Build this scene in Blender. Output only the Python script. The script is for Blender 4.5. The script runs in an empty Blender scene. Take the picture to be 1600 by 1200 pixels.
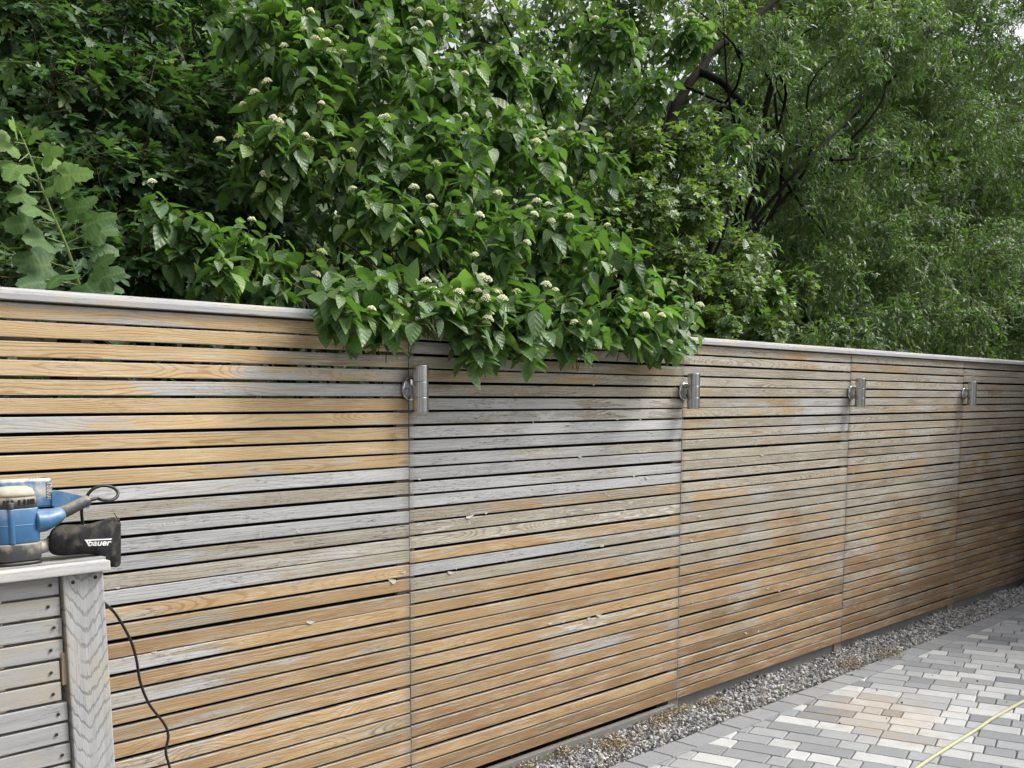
import bpy, bmesh, math, random
import numpy as np
from mathutils import Vector, Matrix

random.seed(7); rng = np.random.default_rng(11)
S = bpy.context.scene
C = S.collection

# ---------------------------------------------------------------- camera
CF, CPX, CPY = 1632.88, 675.93, 799.68           # focal length and principal point in px of the 1600x1200 photo
PITCH, YAW, ROLL = 0.1028, 0.7579, -0.0050
CAM = np.array([0.0, -2.9276, 1.5048])           # fence front face is the plane Y = 0, fence foot is Z = 0
_F = np.array([math.sin(YAW)*math.cos(PITCH), math.cos(YAW)*math.cos(PITCH), -math.sin(PITCH)])
_R = np.array([math.cos(YAW), -math.sin(YAW), 0.0]); _U = np.cross(_R, _F)
RIGHT = math.cos(ROLL)*_R + math.sin(ROLL)*_U
UP = -math.sin(ROLL)*_R + math.cos(ROLL)*_U
FWD = _F
cd = bpy.data.cameras.new("camera"); cam = bpy.data.objects.new("camera", cd); C.objects.link(cam)
cd.sensor_width = 36.0; cd.sensor_fit = 'HORIZONTAL'; cd.lens = CF/1600*36
cd.shift_x = (800-CPX)/1600; cd.shift_y = (CPY-600)/1600
cd.clip_start = 0.05; cd.clip_end = 2000
cam.matrix_world = Matrix(((RIGHT[0], UP[0], -FWD[0], CAM[0]), (RIGHT[1], UP[1], -FWD[1], CAM[1]),
                           (RIGHT[2], UP[2], -FWD[2], CAM[2]), (0, 0, 0, 1)))
S.camera = cam

# ---------------------------------------------------------------- sky, sun, exposure
SUN = np.array([0.52, -0.40, 0.80]); SUN = SUN/np.linalg.norm(SUN)      # direction towards the hazy sun
w = bpy.data.worlds.new("World"); S.world = w; w.use_nodes = True
nt = w.node_tree; bg = nt.nodes['Background']
sk = nt.nodes.new('ShaderNodeTexSky'); sk.sky_type = 'NISHITA'; sk.sun_disc = False
sk.sun_elevation = math.asin(SUN[2]); sk.sun_rotation = math.atan2(SUN[0], SUN[1])
sk.air_density = 1.0; sk.dust_density = 5.0; sk.ozone_density = 1.0
hz = nt.nodes.new('ShaderNodeHueSaturation'); hz.inputs['Saturation'].default_value = 0.20      # milky, hazy sky all round
nt.links.new(sk.outputs[0], hz.inputs['Color']); nt.links.new(hz.outputs[0], bg.inputs[0]); bg.inputs[1].default_value = 0.15
sl = bpy.data.lights.new("sun", 'SUN'); so = bpy.data.objects.new("sun", sl); C.objects.link(so)
sl.energy = 1.5; sl.angle = math.radians(16); sl.color = (1.0, 0.975, 0.93)
so.rotation_euler = Vector(SUN).to_track_quat('Z', 'Y').to_euler()
S.view_settings.view_transform = 'Standard'; S.view_settings.look = 'None'
S.view_settings.gamma = 1.0; S.view_settings.exposure = 0.72
S.view_settings.use_curve_mapping = False
S.render.engine = 'CYCLES'
S.cycles.use_denoising = True
S.cycles.max_bounces = 6; S.cycles.diffuse_bounces = 3; S.cycles.glossy_bounces = 3; S.cycles.transmission_bounces = 3; S.cycles.transparent_max_bounces = 8

# ---------------------------------------------------------------- geometry helpers
def ray(u, v):
    return FWD + RIGHT*(u-CPX)/CF - UP*(v-CPY)/CF
def at(u, v, Y):
    d = ray(u, v); return CAM + d*((Y-CAM[1])/d[1])
def atz(u, v, z):
    d = ray(u, v); return CAM + d*((z-CAM[2])/d[2])
def proj(P):
    d = np.asarray(P, float) - CAM; z = d@FWD
    return CPX + CF*(d@RIGHT)/z, CPY - CF*(d@UP)/z, z

def link(o, parent=None, **props):
    C.objects.link(o)
    if parent is not None: o.parent = parent
    for k, v in props.items(): o[k] = v
    return o
def empty(name, loc, **props):
    o = bpy.data.objects.new(name, None); o.location = loc; o.empty_display_size = 0.1
    return link(o, None, **props)
def mesh(name, V, F, mat, smooth=False, attrs=None, uv=None):
    me = bpy.data.meshes.new(name); me.from_pydata([tuple(map(float, v)) for v in V], [], F)
    if mat: me.materials.append(mat)
    if smooth: me.polygons.foreach_set('use_smooth', [True]*len(me.polygons))
    if attrs:
        for k, a in attrs.items():
            at_ = me.attributes.new(k, 'FLOAT', 'POINT'); at_.data.foreach_set('value', np.asarray(a, np.float32))
    if uv is not None:
        ul = me.uv_layers.new(name='UVMap'); li = np.zeros(len(me.loops), np.int32); me.loops.foreach_get('vertex_index', li)
        ul.data.foreach_set('uv', np.asarray(uv, np.float32)[li].ravel())
    me.update(); return me
def obj(name, me, parent=None, loc=(0, 0, 0), **props):
    o = bpy.data.objects.new(name, me)
    o.location = loc
    return link(o, parent, **props)
def part(name, V, F, mat, parent, smooth=False, **props):
    """mesh in world coordinates, put under an Empty at its location"""
    off = np.array(parent.location)
    return obj(name, mesh(name, np.asarray(V, float)-off, F, mat, smooth), parent, **props)

def prism(profile, x0, x1, nseg=1):
    """closed profile [(y,z)] swept along x"""
    n = len(profile); V = []; F = []
    for k in range(nseg+1):
        x = x0+(x1-x0)*k/nseg
        V += [(x, y, z) for y, z in profile]
    for k in range(nseg):
        for i in range(n):
            j = (i+1) % n
            F.append((k*n+i, k*n+j, (k+1)*n+j, (k+1)*n+i))
    F.append(tuple(range(n-1, -1, -1))); F.append(tuple(nseg*n+i for i in range(n)))
    return np.array(V), F
def box(lo, hi, b=0.0):
    """box with bevelled edges"""
    x0, y0, z0 = lo; x1, y1, z1 = hi
    bm = bmesh.new(); bmesh.ops.create_cube(bm, size=1.0)
    for v in bm.verts:
        v.co = Vector((x0+(v.co.x+.5)*(x1-x0), y0+(v.co.y+.5)*(y1-y0), z0+(v.co.z+.5)*(z1-z0)))
    if b > 0: bmesh.ops.bevel(bm, geom=list(bm.edges), offset=b, segments=2, profile=.6, affect='EDGES')
    V = [tuple(v.co) for v in bm.verts]; F = [tuple(v.index for v in f.verts) for f in bm.faces]
    bm.free(); return np.array(V), F
def tube(P, r, n=8, cap=True, ell=1.0):
    P = [np.asarray(p, float) for p in P]; m = len(P)
    r = [r]*m if np.isscalar(r) else r
    V = []; F = []
    T = [P[min(i+1, m-1)]-P[max(i-1, 0)] for i in range(m)]
    T = [t/np.linalg.norm(t) for t in T]
    a = np.array([0, 0, 1.0]) if abs(T[0][2]) < .9 else np.array([1.0, 0, 0])
    nrm = np.cross(T[0], a); nrm /= np.linalg.norm(nrm)
    for i in range(m):
        nrm = nrm - T[i]*(nrm@T[i]); nrm /= np.linalg.norm(nrm); b = np.cross(T[i], nrm)
        for k in range(n):
            t = 2*math.pi*k/n
            V.append(P[i] + r[i]*(math.cos(t)*nrm + math.sin(t)*b*ell))
    for i in range(m-1):
        for k in range(n):
            j = (k+1) % n
            F.append((i*n+k, i*n+j, (i+1)*n+j, (i+1)*n+k))
    if cap: F.append(tuple(range(n-1, -1, -1))); F.append(tuple((m-1)*n+k for k in range(n)))
    return np.array(V), F
def spline(P, k=6):
    P = [np.asarray(p, float) for p in P]; out = []
    Q = [2*P[0]-P[1]]+P+[2*P[-1]-P[-2]]
    for i in range(1, len(Q)-2):
        for j in range(k):
            t = j/k
            out.append(.5*((2*Q[i])+(-Q[i-1]+Q[i+1])*t+(2*Q[i-1]-5*Q[i]+4*Q[i+1]-Q[i+2])*t*t+(-Q[i-1]+3*Q[i]-3*Q[i+1]+Q[i+2])*t**3))
    out.append(P[-1]); return out
def join(*parts):
    V = []; F = []; o = 0
    for v, f in parts:
        V.append(np.asarray(v, float)); F += [tuple(i+o for i in q) for q in f]; o += len(v)
    return np.concatenate(V), F
def lathe(prof, n=24):
    """profile [(r,z)] about the z axis"""
    V = []; F = []
    for r, z in prof:
        for k in range(n):
            t = 2*math.pi*k/n; V.append((r*math.cos(t), r*math.sin(t), z))
    for i in range(len(prof)-1):
        for k in range(n):
            j = (k+1) % n; F.append((i*n+k, i*n+j, (i+1)*n+j, (i+1)*n+k))
    F.append(tuple(range(n-1, -1, -1))); F.append(tuple((len(prof)-1)*n+k for k in range(n)))
    return np.array(V), F

# ---------------------------------------------------------------- material helpers
class N:
    def __init__(s, name):
        s.m = bpy.data.materials.new(name); s.m.use_nodes = True; s.t = s.m.node_tree; s.t.nodes.clear()
        s.out = s.t.nodes.new('ShaderNodeOutputMaterial')
    def n(s, typ, **kw):
        x = s.t.nodes.new(typ)
        for k, v in kw.items(): setattr(x, k, v)
        return x
    def put(s, sock, v):
        if isinstance(v, bpy.types.NodeSocket): s.t.links.new(v, sock)
        elif v is not None:
            if hasattr(sock.default_value, '__len__') and len(sock.default_value) == 4 and len(v) == 3: v = (*v, 1)
            sock.default_value = v
    def math(s, op, a, b=None, c=None, clamp=False):
        x = s.n('ShaderNodeMath', operation=op, use_clamp=clamp)
        for i, v in enumerate((a, b, c)):
            if v is not None: s.put(x.inputs[i], v)
        return x.outputs[0]
    def mix(s, f, a, b, mode='MIX'):
        x = s.n('ShaderNodeMix', data_type='RGBA', blend_type=mode)
        s.put(x.inputs[0], f); s.put(x.inputs[6], a); s.put(x.inputs[7], b); return x.outputs[2]
    def fmix(s, f, a, b):
        x = s.n('ShaderNodeMix', data_type='FLOAT')
        s.put(x.inputs[0], f); s.put(x.inputs[2], a); s.put(x.inputs[3], b); return x.outputs[0]
    def ss(s, v, lo, hi, a=0.0, b=1.0):
        x = s.n('ShaderNodeMapRange', interpolation_type='SMOOTHSTEP')
        s.put(x.inputs[0], v); s.put(x.inputs[1], lo); s.put(x.inputs[2], hi); s.put(x.inputs[3], a); s.put(x.inputs[4], b); return x.outputs[0]
    def xyz(s, v):
        x = s.n('ShaderNodeSeparateXYZ'); s.put(x.inputs[0], v); return x.outputs
    def comb(s, x, y, z):
        q = s.n('ShaderNodeCombineXYZ')
        for i, v in enumerate((x, y, z)): s.put(q.inputs[i], v)
        return q.outputs[0]
    def vmul(s, v, k):
        x = s.n('ShaderNodeVectorMath', operation='MULTIPLY'); s.put(x.inputs[0], v); x.inputs[1].default_value = k; return x.outputs[0]
    def vadd(s, v, k):
        x = s.n('ShaderNodeVectorMath', operation='ADD'); s.put(x.inputs[0], v); s.put(x.inputs[1], k); return x.outputs[0]
    def noise(s, v, scale, detail=2.0, rough=.5, dist=0.0):
        x = s.n('ShaderNodeTexNoise'); s.put(x.inputs['Vector'], v)
        x.inputs['Scale'].default_value = scale; x.inputs['Detail'].default_value = detail
        x.inputs['Roughness'].default_value = rough; x.inputs['Distortion'].default_value = dist
        return x.outputs[0]
    def vor(s, v, scale, feature='F1', out=0):
        x = s.n('ShaderNodeTexVoronoi', feature=feature); s.put(x.inputs['Vector'], v); x.inputs['Scale'].default_value = scale
        return x.outputs[out]
    def attr(s, name, typ='GEOMETRY'):
        x = s.n('ShaderNodeAttribute', attribute_type=typ, attribute_name=name); return x.outputs['Fac']
    def co(s, which='Object'):
        return s.n('ShaderNodeTexCoord').outputs[which]
    def rnd(s): return s.n('ShaderNodeObjectInfo').outputs['Random']
    def pos(s): return s.n('ShaderNodeNewGeometry').outputs['Position']
    def bump(s, h, strength=.3, dist=.01, nrm=None):
        x = s.n('ShaderNodeBump'); x.inputs['Strength'].default_value = strength; x.inputs['Distance'].default_value = dist
        s.put(x.inputs['Height'], h)
        if nrm is not None: s.put(x.inputs['Normal'], nrm)
        return x.outputs[0]
    def bsdf(s, col, rough=.6, metal=0.0, normal=None, spec=.5, **kw):
        x = s.n('ShaderNodeBsdfPrincipled')
        s.put(x.inputs['Base Color'], col); s.put(x.inputs['Roughness'], rough); s.put(x.inputs['Metallic'], metal)
        s.put(x.inputs['Specular IOR Level'], spec)
        if normal is not None: s.put(x.inputs['Normal'], normal)
        for k, v in kw.items(): s.put(x.inputs[k], v)
        return x.outputs[0]
    def done(s, sh):
        s.t.links.new(sh, s.out.inputs['Surface']); return s.m

def wood_slat():
    """cedar slat, x along the grain. Per-slat wear comes from custom properties: silver, warm, peel, dark at both ends"""
    m = N('cedar_slat'); p = m.co(); x, y, z = m.xyz(p)
    r = m.rnd(); seed = m.math('MULTIPLY', r, 91.7)
    r2 = m.math('FRACT', m.math('MULTIPLY', r, 57.31)); r3 = m.math('FRACT', m.math('MULTIPLY', r, 173.9))
    q = m.comb(x, m.math('ADD', y, seed), z)
    # growth rings of a flat-sawn board: distance from a wandering pith line
    wander = m.noise(m.comb(m.math('MULTIPLY', x, 1.0), seed, 0.0), 1.1, 2, .45)
    d = m.math('MULTIPLY', m.math('SUBTRACT', wander, .5), m.fmix(r3, .08, .32))
    zc = m.math('MULTIPLY', m.math('SUBTRACT', r2, .5), .075)
    dz = m.math('SUBTRACT', z, zc)
    wob = m.noise(m.vmul(q, (7, 7, 38)), 1.0, 3, .55)
    rad = m.math('ADD', m.math('SQRT', m.math('ADD', m.math('MULTIPLY', dz, dz), m.math('MULTIPLY', d, d))),
                 m.math('MULTIPLY', wob, .011))
    ring = m.math('SINE', m.math('MULTIPLY', rad, m.fmix(r2, 620, 1150)))
    ring = m.ss(ring, .15, 1.0)
    fine = m.noise(m.vmul(q, (9, 9, 900)), 1.0, 3, .65)
    streak = m.noise(m.vmul(q, (2.3, 2, 95)), 1.0, 4, .6)
    blotch = m.noise(m.vmul(q, (1.7, 1, 5)), 1.0, 3, .55)
    # weights blended along the slat with a ragged boundary
    t = m.math('ADD', m.math('DIVIDE', x, 1.826), m.math('MULTIPLY', m.math('SUBTRACT', m.noise(m.vmul(q, (5, 1, 45)), 1.0, 4, .65), .5), .42))
    cut = m.attr('cut', 'OBJECT')
    t = m.ss(t, m.math('SUBTRACT', cut, .07), m.math('ADD', cut, .07))
    def ends(k): return m.fmix(t, m.attr(k+'_l', 'OBJECT'), m.attr(k+'_r', 'OBJECT'))
    silver = ends('silver'); warm = ends('warm'); peel = ends('peel'); dark = ends('dark')
    # broad weathering that runs across neighbouring slats
    wp = m.pos(); amp = m.attr('blend', 'OBJECT')
    big1 = m.math('MULTIPLY', m.math('SUBTRACT', m.noise(m.vmul(wp, (1.0, 1, 1.6)), 1.5, 4, .6), .5), m.math('MULTIPLY', amp, 2.6))
    big2 = m.math('MULTIPLY', m.math('SUBTRACT', m.noise(m.vadd(m.vmul(wp, (1.2, 1, 1.9)), (7.0, 3.0, 1.0)), 1.7, 4, .6), .5), m.math('MULTIPLY', amp, 2.2))
    warm = m.math('ADD', warm, big1, clamp=True); silver = m.math('SUBTRACT', silver, m.math('MULTIPLY', big1, .6), clamp=True); dark = m.math('ADD', dark, m.math('MAXIMUM', big2, m.math('MULTIPLY', big2, .3)), clamp=True)
    # colours
    base = m.mix(streak, (.23, .20, .15), (.53, .485, .39))
    golden = m.mix(m.attr('lift', 'OBJECT'), m.mix(streak, (.242, .150, .070), (.470, .322, .170)), m.mix(streak, (.43, .295, .145), (.655, .495, .290)))
    grey = m.mix(streak, (.26, .264, .268), (.61, .612, .605))
    brown = m.mix(streak, (.14, .082, .039), (.305, .195, .102))
    def ragged(wt, k, sc=(3.2, 1, 26), width=.16):
        n_ = m.noise(m.vadd(m.vmul(q, sc), (k, k*2, k)), 1.0, 5, .62)
        th = m.math('SUBTRACT', 1.0, wt)
        th = m.fmix(th, .22, .78)
        return m.ss(n_, m.math('SUBTRACT', th, width/2), m.math('ADD', th, width/2))
    wm = ragged(warm, 3.1, (2.2, 1, 22), .2)
    col = m.mix(wm, base, golden)
    sm = ragged(silver, 8.7, (2.4, 1, 40), .24)
    col = m.mix(sm, col, grey)
    dm = ragged(dark, 14.2, (1.6, 1, 12), .4)
    col = m.mix(dm, col, brown)
    # ring colour: reddish on fresh wood, grey-black on weathered
    ringcol = m.mix(sm, m.mix(wm, (.15, .11, .07), (.30, .165, .065)), (.17, .17, .18))
    rs = m.math('MULTIPLY', m.math('MULTIPLY', ring, m.ss(blotch, .35, .65, .25, .85)), m.fmix(sm, .85, .4))
    col = m.mix(rs, col, ringcol)
    # black checks in the weathered wood, more where lacquer came away
    chk = m.noise(m.vmul(q, (26, 5, 210)), 1.0, 4, .7)
    chk = m.math('MULTIPLY', m.ss(chk, .55, .66), m.ss(m.noise(m.vmul(q, (3.5, 1, 9)), 1.0, 2), .40, .62))
    chk = m.math('MULTIPLY', chk, m.fmix(wm, .8, .3))
    col = m.mix(chk, col, (.06, .05, .04))
    mold = m.ss(m.noise(m.vmul(q, (48, 20, 150)), 1.0, 3, .7), .55, .70)
    col = m.mix(m.math('MULTIPLY', mold, m.fmix(sm, m.fmix(wm, .55, .14), .22)), col, (.10, .09, .075))
    # pale lacquer film with crisp torn edges
    pn = m.noise(m.vadd(m.vmul(q, (5.5, 1, 48)), (21.0, 3.0, 5.0)), 1.0, 7, .68, .4)
    pth = m.fmix(m.math('SUBTRACT', 1.0, peel), .36, .84)
    pm = m.ss(pn, pth, m.math('ADD', pth, .04))
    film = m.mix(m.noise(m.vmul(q, (12, 2, 200)), 1.0, 4, .7), (.42, .405, .365), (.78, .76, .70))
    col = m.mix(m.math('MULTIPLY', pm, .72), col, film)
    # unsanded grey arrises along the gaps, and bleached fibres raised along the grain
    za = m.math('ABSOLUTE', z)
    arr = m.math('MULTIPLY', m.ss(m.math('ADD', za, m.math('MULTIPLY', m.math('SUBTRACT', m.noise(m.vmul(q, (6, 1, 30)), 1.0, 4, .6), .5), .012)), .0185, .0215), m.fmix(wm, .3, .6))
    col = m.mix(arr, col, m.mix(streak, (.26, .25, .235), (.50, .485, .455)))
    fib = m.noise(m.vadd(m.vmul(q, (7, 2, 420)), (4.0, 9.0, 2.0)), 1.0, 4, .7)
    fib = m.math('MULTIPLY', m.ss(fib, .50, .64), m.ss(m.noise(m.vmul(q, (2.6, 1, 14)), 1.0, 3), .38, .60))
    col = m.mix(m.math('MULTIPLY', fib, .55), col, m.mix(wm, (.60, .59, .57), (.74, .68, .57)))
    # overall spread between slats, fine grain
    col = m.mix(.8, col, m.mix(fine, (.55, .55, .55), (1.40, 1.40, 1.40)), 'MULTIPLY')
    v = m.fmix(r3, .86, 1.12)
    hs = m.n('ShaderNodeHueSaturation'); hs.inputs['Value'].default_value = 1; m.put(hs.inputs['Value'], v); m.put(hs.inputs['Color'], col)
    # grubby ends by the posts
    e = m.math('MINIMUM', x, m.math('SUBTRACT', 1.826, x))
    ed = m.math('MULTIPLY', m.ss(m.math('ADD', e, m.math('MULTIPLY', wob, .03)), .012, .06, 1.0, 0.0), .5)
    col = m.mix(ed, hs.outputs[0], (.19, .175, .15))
    h = m.math('ADD', m.math('MULTIPLY', fine, .35), m.math('ADD', m.math('MULTIPLY', ring, -.35), m.math('ADD', m.math('MULTIPLY', pm, .9), m.math('MULTIPLY', chk, -.8))))
    nb = m.bump(h, .55, .0016)
    rough = m.fmix(pm, .78, .42)
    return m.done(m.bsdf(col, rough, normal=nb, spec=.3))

def wood_grey(name, axis=0, light=1.0, warmth=0.0, chevron=False):
    """silver weathered timber; axis = grain direction"""
    m = N(name); p = m.co()
    c = list(m.xyz(p)); r = m.rnd(); seed = m.math('MULTIPLY', r, 53.0)
    g = c[axis]; o = [c[i] for i in range(3) if i != axis]
    q = m.comb(g, m.math('ADD', o[0], seed), o[1])
    fine = m.noise(m.vmul(q, (10, 700, 700)), 1.0, 3, .65)
    streak = m.noise(m.vmul(q, (3, 70, 70)), 1.0, 4, .65)
    blot = m.noise(m.vmul(q, (4, 9, 9)), 1.0, 3, .6)
    k = light
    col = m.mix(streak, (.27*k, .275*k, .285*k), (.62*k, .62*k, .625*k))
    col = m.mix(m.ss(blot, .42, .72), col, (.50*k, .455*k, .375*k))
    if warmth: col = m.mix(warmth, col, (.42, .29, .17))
    chk = m.ss(m.noise(m.vmul(q, (14, 330, 330)), 1.0, 4, .7), .61, .70)
    col = m.mix(m.math('MULTIPLY', chk, .7), col, (.09, .09, .09))
    h = m.math('SUBTRACT', m.math('MULTIPLY', fine, .5), chk)
    if chevron:
        ax = m.math('SQRT', m.math('ADD', m.math('MULTIPLY', o[0], o[0]), .00012))
        wv = m.noise(m.vmul(q, (16, 60, 10)), 1.0, 3, .6)
        ph = m.math('ADD', m.math('SUBTRACT', g, m.math('MULTIPLY', ax, 1.45)), m.math('MULTIPLY', wv, .045))
        ring = m.ss(m.math('SINE', m.math('MULTIPLY', ph, 150.0)), .50, .98)
        ring = m.math('MULTIPLY', ring, m.ss(m.noise(m.vmul(q, (5, 20, 5)), 1.0, 2), .3, .55))
        col = m.mix(m.math('MULTIPLY', ring, .62), col, (.19, .195, .20))
        h = m.math('SUBTRACT', h, m.math('MULTIPLY', ring, .6))
    col = m.mix(.6, col, m.mix(fine, (.6, .6, .6), (1.25, 1.25, 1.25)), 'MULTIPLY')
    return m.done(m.bsdf(col, .85, normal=m.bump(h, .6, .002), spec=.25))

def simple(name, col, rough=.6, metal=0.0, var=.25, scale=30, bump=.15, spec=.5, dust=None, dustamt=.4):
    m = N(name); p = m.co(); n_ = m.noise(p, scale, 4, .6); n2 = m.noise(p, scale*.23, 3, .55)
    a = tuple(c*(1-var) for c in col); b = tuple(min(1, c*(1+var)) for c in col)
    cc = m.mix(n_, a, b)
    if dust is not None:
        nz = m.xyz(m.n('ShaderNodeNewGeometry').outputs['Normal'])[2]
        dm = m.math('MULTIPLY', m.ss(m.math('ADD', n2, m.math('MULTIPLY', nz, .22)), .48, .72), dustamt)
        cc = m.mix(dm, cc, dust)
    return m.done(m.bsdf(cc, m.fmix(n2, rough*.85, min(1, rough*1.15)), metal, m.bump(n_, bump, .003), spec))

def leaf_mat(name, ca, cb, young, trans, veins=7.0, slant=3.0, rough=.42, tw=.3, pale=.35, relief=.35):
    m = N(name); uv = m.xyz(m.n('ShaderNodeUVMap').outputs[0]); s, t = uv[0], uv[1]
    r = m.attr('rnd'); yg = m.attr('young')
    col = m.mix(r, ca, cb); col = m.mix(m.math('MULTIPLY', m.math('GREATER_THAN', r, .985), .55), col, (.22, .17, .05)); col = m.mix(yg, col, young)
    ta = m.math('ABSOLUTE', m.math('SUBTRACT', t, .5))
    vv = m.math('ABSOLUTE', m.math('SINE', m.math('MULTIPLY', m.math('SUBTRACT', m.math('MULTIPLY', s, veins), m.math('MULTIPLY', ta, slant)), math.pi)))
    vein = m.math('MAXIMUM', m.ss(vv, .0, .35, 1.0, 0.0), m.ss(ta, .0, .05, 1.0, 0.0))
    col2 = m.mix(m.math('MULTIPLY', vein, .45), col, m.mix(.5, col, (.30, .40, .14)))
    nn = m.noise(m.pos(), 35, 2); col2 = m.mix(m.ss(nn, .3, .7, 0.0, .35), col2, m.mix(.5, col2, (.03, .06, .02)))
    back = m.n('ShaderNodeNewGeometry').outputs['Backfacing']
    col3 = m.mix(m.math('MULTIPLY', back, pale), col2, (.16, .23, .10))
    nb = m.bump(m.math('MULTIPLY', vv, 1.0), relief, .004)
    sh = m.bsdf(col3, rough, normal=nb, spec=.45)
    tr = m.n('ShaderNodeBsdfTranslucent'); m.put(tr.inputs['Color'], m.mix(yg, trans, tuple(min(1, 1.5*c) for c in trans)))
    mx = m.n('ShaderNodeMixShader'); mx.inputs[0].default_value = tw
    m.t.links.new(sh, mx.inputs[1]); m.t.links.new(tr.outputs[0], mx.inputs[2])
    return m.done(mx.outputs[0])

MAT = {}
MAT['slat'] = wood_slat()
MAT['grey_x'] = wood_grey('silver_timber', 0, .84)
MAT['cap_x'] = wood_grey('weathered_capping', 0, .92)
MAT['cap_white'] = wood_grey('bleached_capping', 0, 1.2)
MAT['post_z'] = wood_grey('weathered_post', 2, .92, chevron=True)
MAT['back_post'] = wood_grey('shaded_post', 2, .55, .3)  # darker timber copy, shade behind the slats put into its colour
MAT['block'] = wood_grey('brown_block', 2, .5, .55)
MAT['bark'] = simple('bark', (.014, .012, .010), .95, 0, .5, 60, .8, .1)
MAT['twig'] = simple('twig', (.11, .085, .05), .8, 0, .4, 80, .3, .2)
MAT['greenstem'] = simple('green_stem', (.16, .24, .06), .6, 0, .3, 50, .2)
MAT['redstem'] = simple('red_stem', (.22, .07, .04), .6, 0, .3, 50, .2)
MAT['black_rubber'] = simple('black_rubber', (.016, .016, .017), .45, 0, .2, 90, .1)
MAT['screw'] = simple('rusted_screw', (.05, .043, .04), .6, .6, .5, 400, .3)

# ================================================================ the setting
GZ = -0.06                       # top of the paving
KERB, INNER = -0.265, -0.388     # outer and inner line of the edging course (Y)
def soil_mat():
    m = N('soil'); p = m.pos(); n_ = m.noise(p, 9, 6, .65)
    return m.done(m.bsdf(m.mix(n_, (.02, .016, .011), (.075, .058, .038)), .95, normal=m.bump(n_, .8, .04), spec=.1))
def concrete_mat(name, a, b):
    m = N(name); p = m.pos(); n_ = m.noise(p, 45, 6, .7); n2 = m.noise(p, 3, 3)
    return m.done(m.bsdf(m.mix(m.math('ADD', m.math('MULTIPLY', n_, .6), m.math('MULTIPLY', n2, .4)), a, b), .9, normal=m.bump(n_, .4, .004), spec=.25))
soil = soil_mat()
# ground sheet to the horizon, and a planted bank, raised unseen behind the fence to block low sky
def bank_h(x, y):
    return -.09 if y < .12 else -.09 + .42*min(1, (y-.12)/1.2) + .10*max(0, min(1.4, y-1.3)) + .52*max(0, min(6.5, y-2.7)) + .05*math.sin(x*2.1+y*1.7)
xs = [-600, -120, -30, -8, -3]+[i*.75 for i in range(0, 40)]+[34, 60, 140, 600]
ys = [-600, -120, -30, -6, .0, .12, .3, .6, 1, 1.5, 2.2, 3, 4, 6, 9, 14, 22, 40, 120, 600]
V = [(x, y, bank_h(x, y)) for y in ys for x in xs]; nx = len(xs)
F = [(j*nx+i, j*nx+i+1, (j+1)*nx+i+1, (j+1)*nx+i) for j in range(len(ys)-1) for i in range(nx-1)]
obj('ground', mesh('ground', V, F, soil, True), kind='structure')

# driveway: bedding slab, then every block laid on it
bed = concrete_mat('jointing_sand', (.07, .066, .058), (.15, .14, .12))
def block_mat():
    m = N('concrete_block'); p = m.pos(); r = m.rnd()
    tone = m.math('ADD', m.attr('tone', 'OBJECT'), m.attr('piece_tone'))
    c = m.n('ShaderNodeValToRGB'); m.put(c.inputs[0], tone)
    e = c.color_ramp.elements; e[0].position = 0; e[0].color = (.178, .186, .196, 1); e[1].position = 1; e[1].color = (.49, .495, .49, 1)
    for pos_, cc in ((.3, (.25, .259, .269, 1)), (.55, (.33, .338, .345, 1)), (.8, (.43, .435, .435, 1))):
        k = e.new(pos_); k.color = cc
    sp = m.noise(p, 230, 4, .75); bl = m.noise(p, 14, 4, .6)
    col = m.mix(.75, c.outputs[0], m.mix(sp, (.45, .45, .45), (1.55, 1.55, 1.55)), 'MULTIPLY')
    col = m.mix(m.ss(bl, .35, .75, 0.0, .35), col, m.mix(.5, col, (.16, .165, .17)))
    # sawdust and rust-brown stain washed over a few blocks, with its own ragged outline
    x, y, z = m.xyz(p)
    c0 = atz(1375, 1118, GZ)
    a = m.math('SUBTRACT', x, float(c0[0])); b = m.math('SUBTRACT', y, float(c0[1]))
    ca, sa = math.cos(.62), math.sin(.62)
    s1 = m.math('ADD', m.math('MULTIPLY', a, ca), m.math('MULTIPLY', b, sa)); s2 = m.math('SUBTRACT', m.math('MULTIPLY', b, ca), m.math('MULTIPLY', a, sa))
    dd = m.math('SQRT', m.math('ADD', m.math('POWER', m.math('ABSOLUTE', m.math('DIVIDE', s1, .72)), 2.0), m.math('POWER', m.math('ABSOLUTE', m.math('DIVIDE', s2, .50)), 2.0)))
    st = m.math('ADD', m.math('SUBTRACT', 1.0, dd), m.math('MULTIPLY', m.math('SUBTRACT', m.noise(p, 7, 5, .65), .5), 2.1))
    st = m.math('MULTIPLY', m.ss(st, .15, .75), m.ss(m.noise(p, 60, 3), .25, .6, .5, .95))
    col = m.mix(st, col, m.mix(.42, col, (.40, .30, .18)))
    nb = m.bump(m.math('ADD', sp, m.math('MULTIPLY', bl, .4)), .5, .003)
    return m.done(m.bsdf(col, .88, normal=nb, spec=.3))
blockm = block_mat()
drive = obj('driveway', mesh('driveway', *box((-3, -9, GZ-.16), (14, KERB+.004, GZ-.010)), bed), kind='structure')

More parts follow.
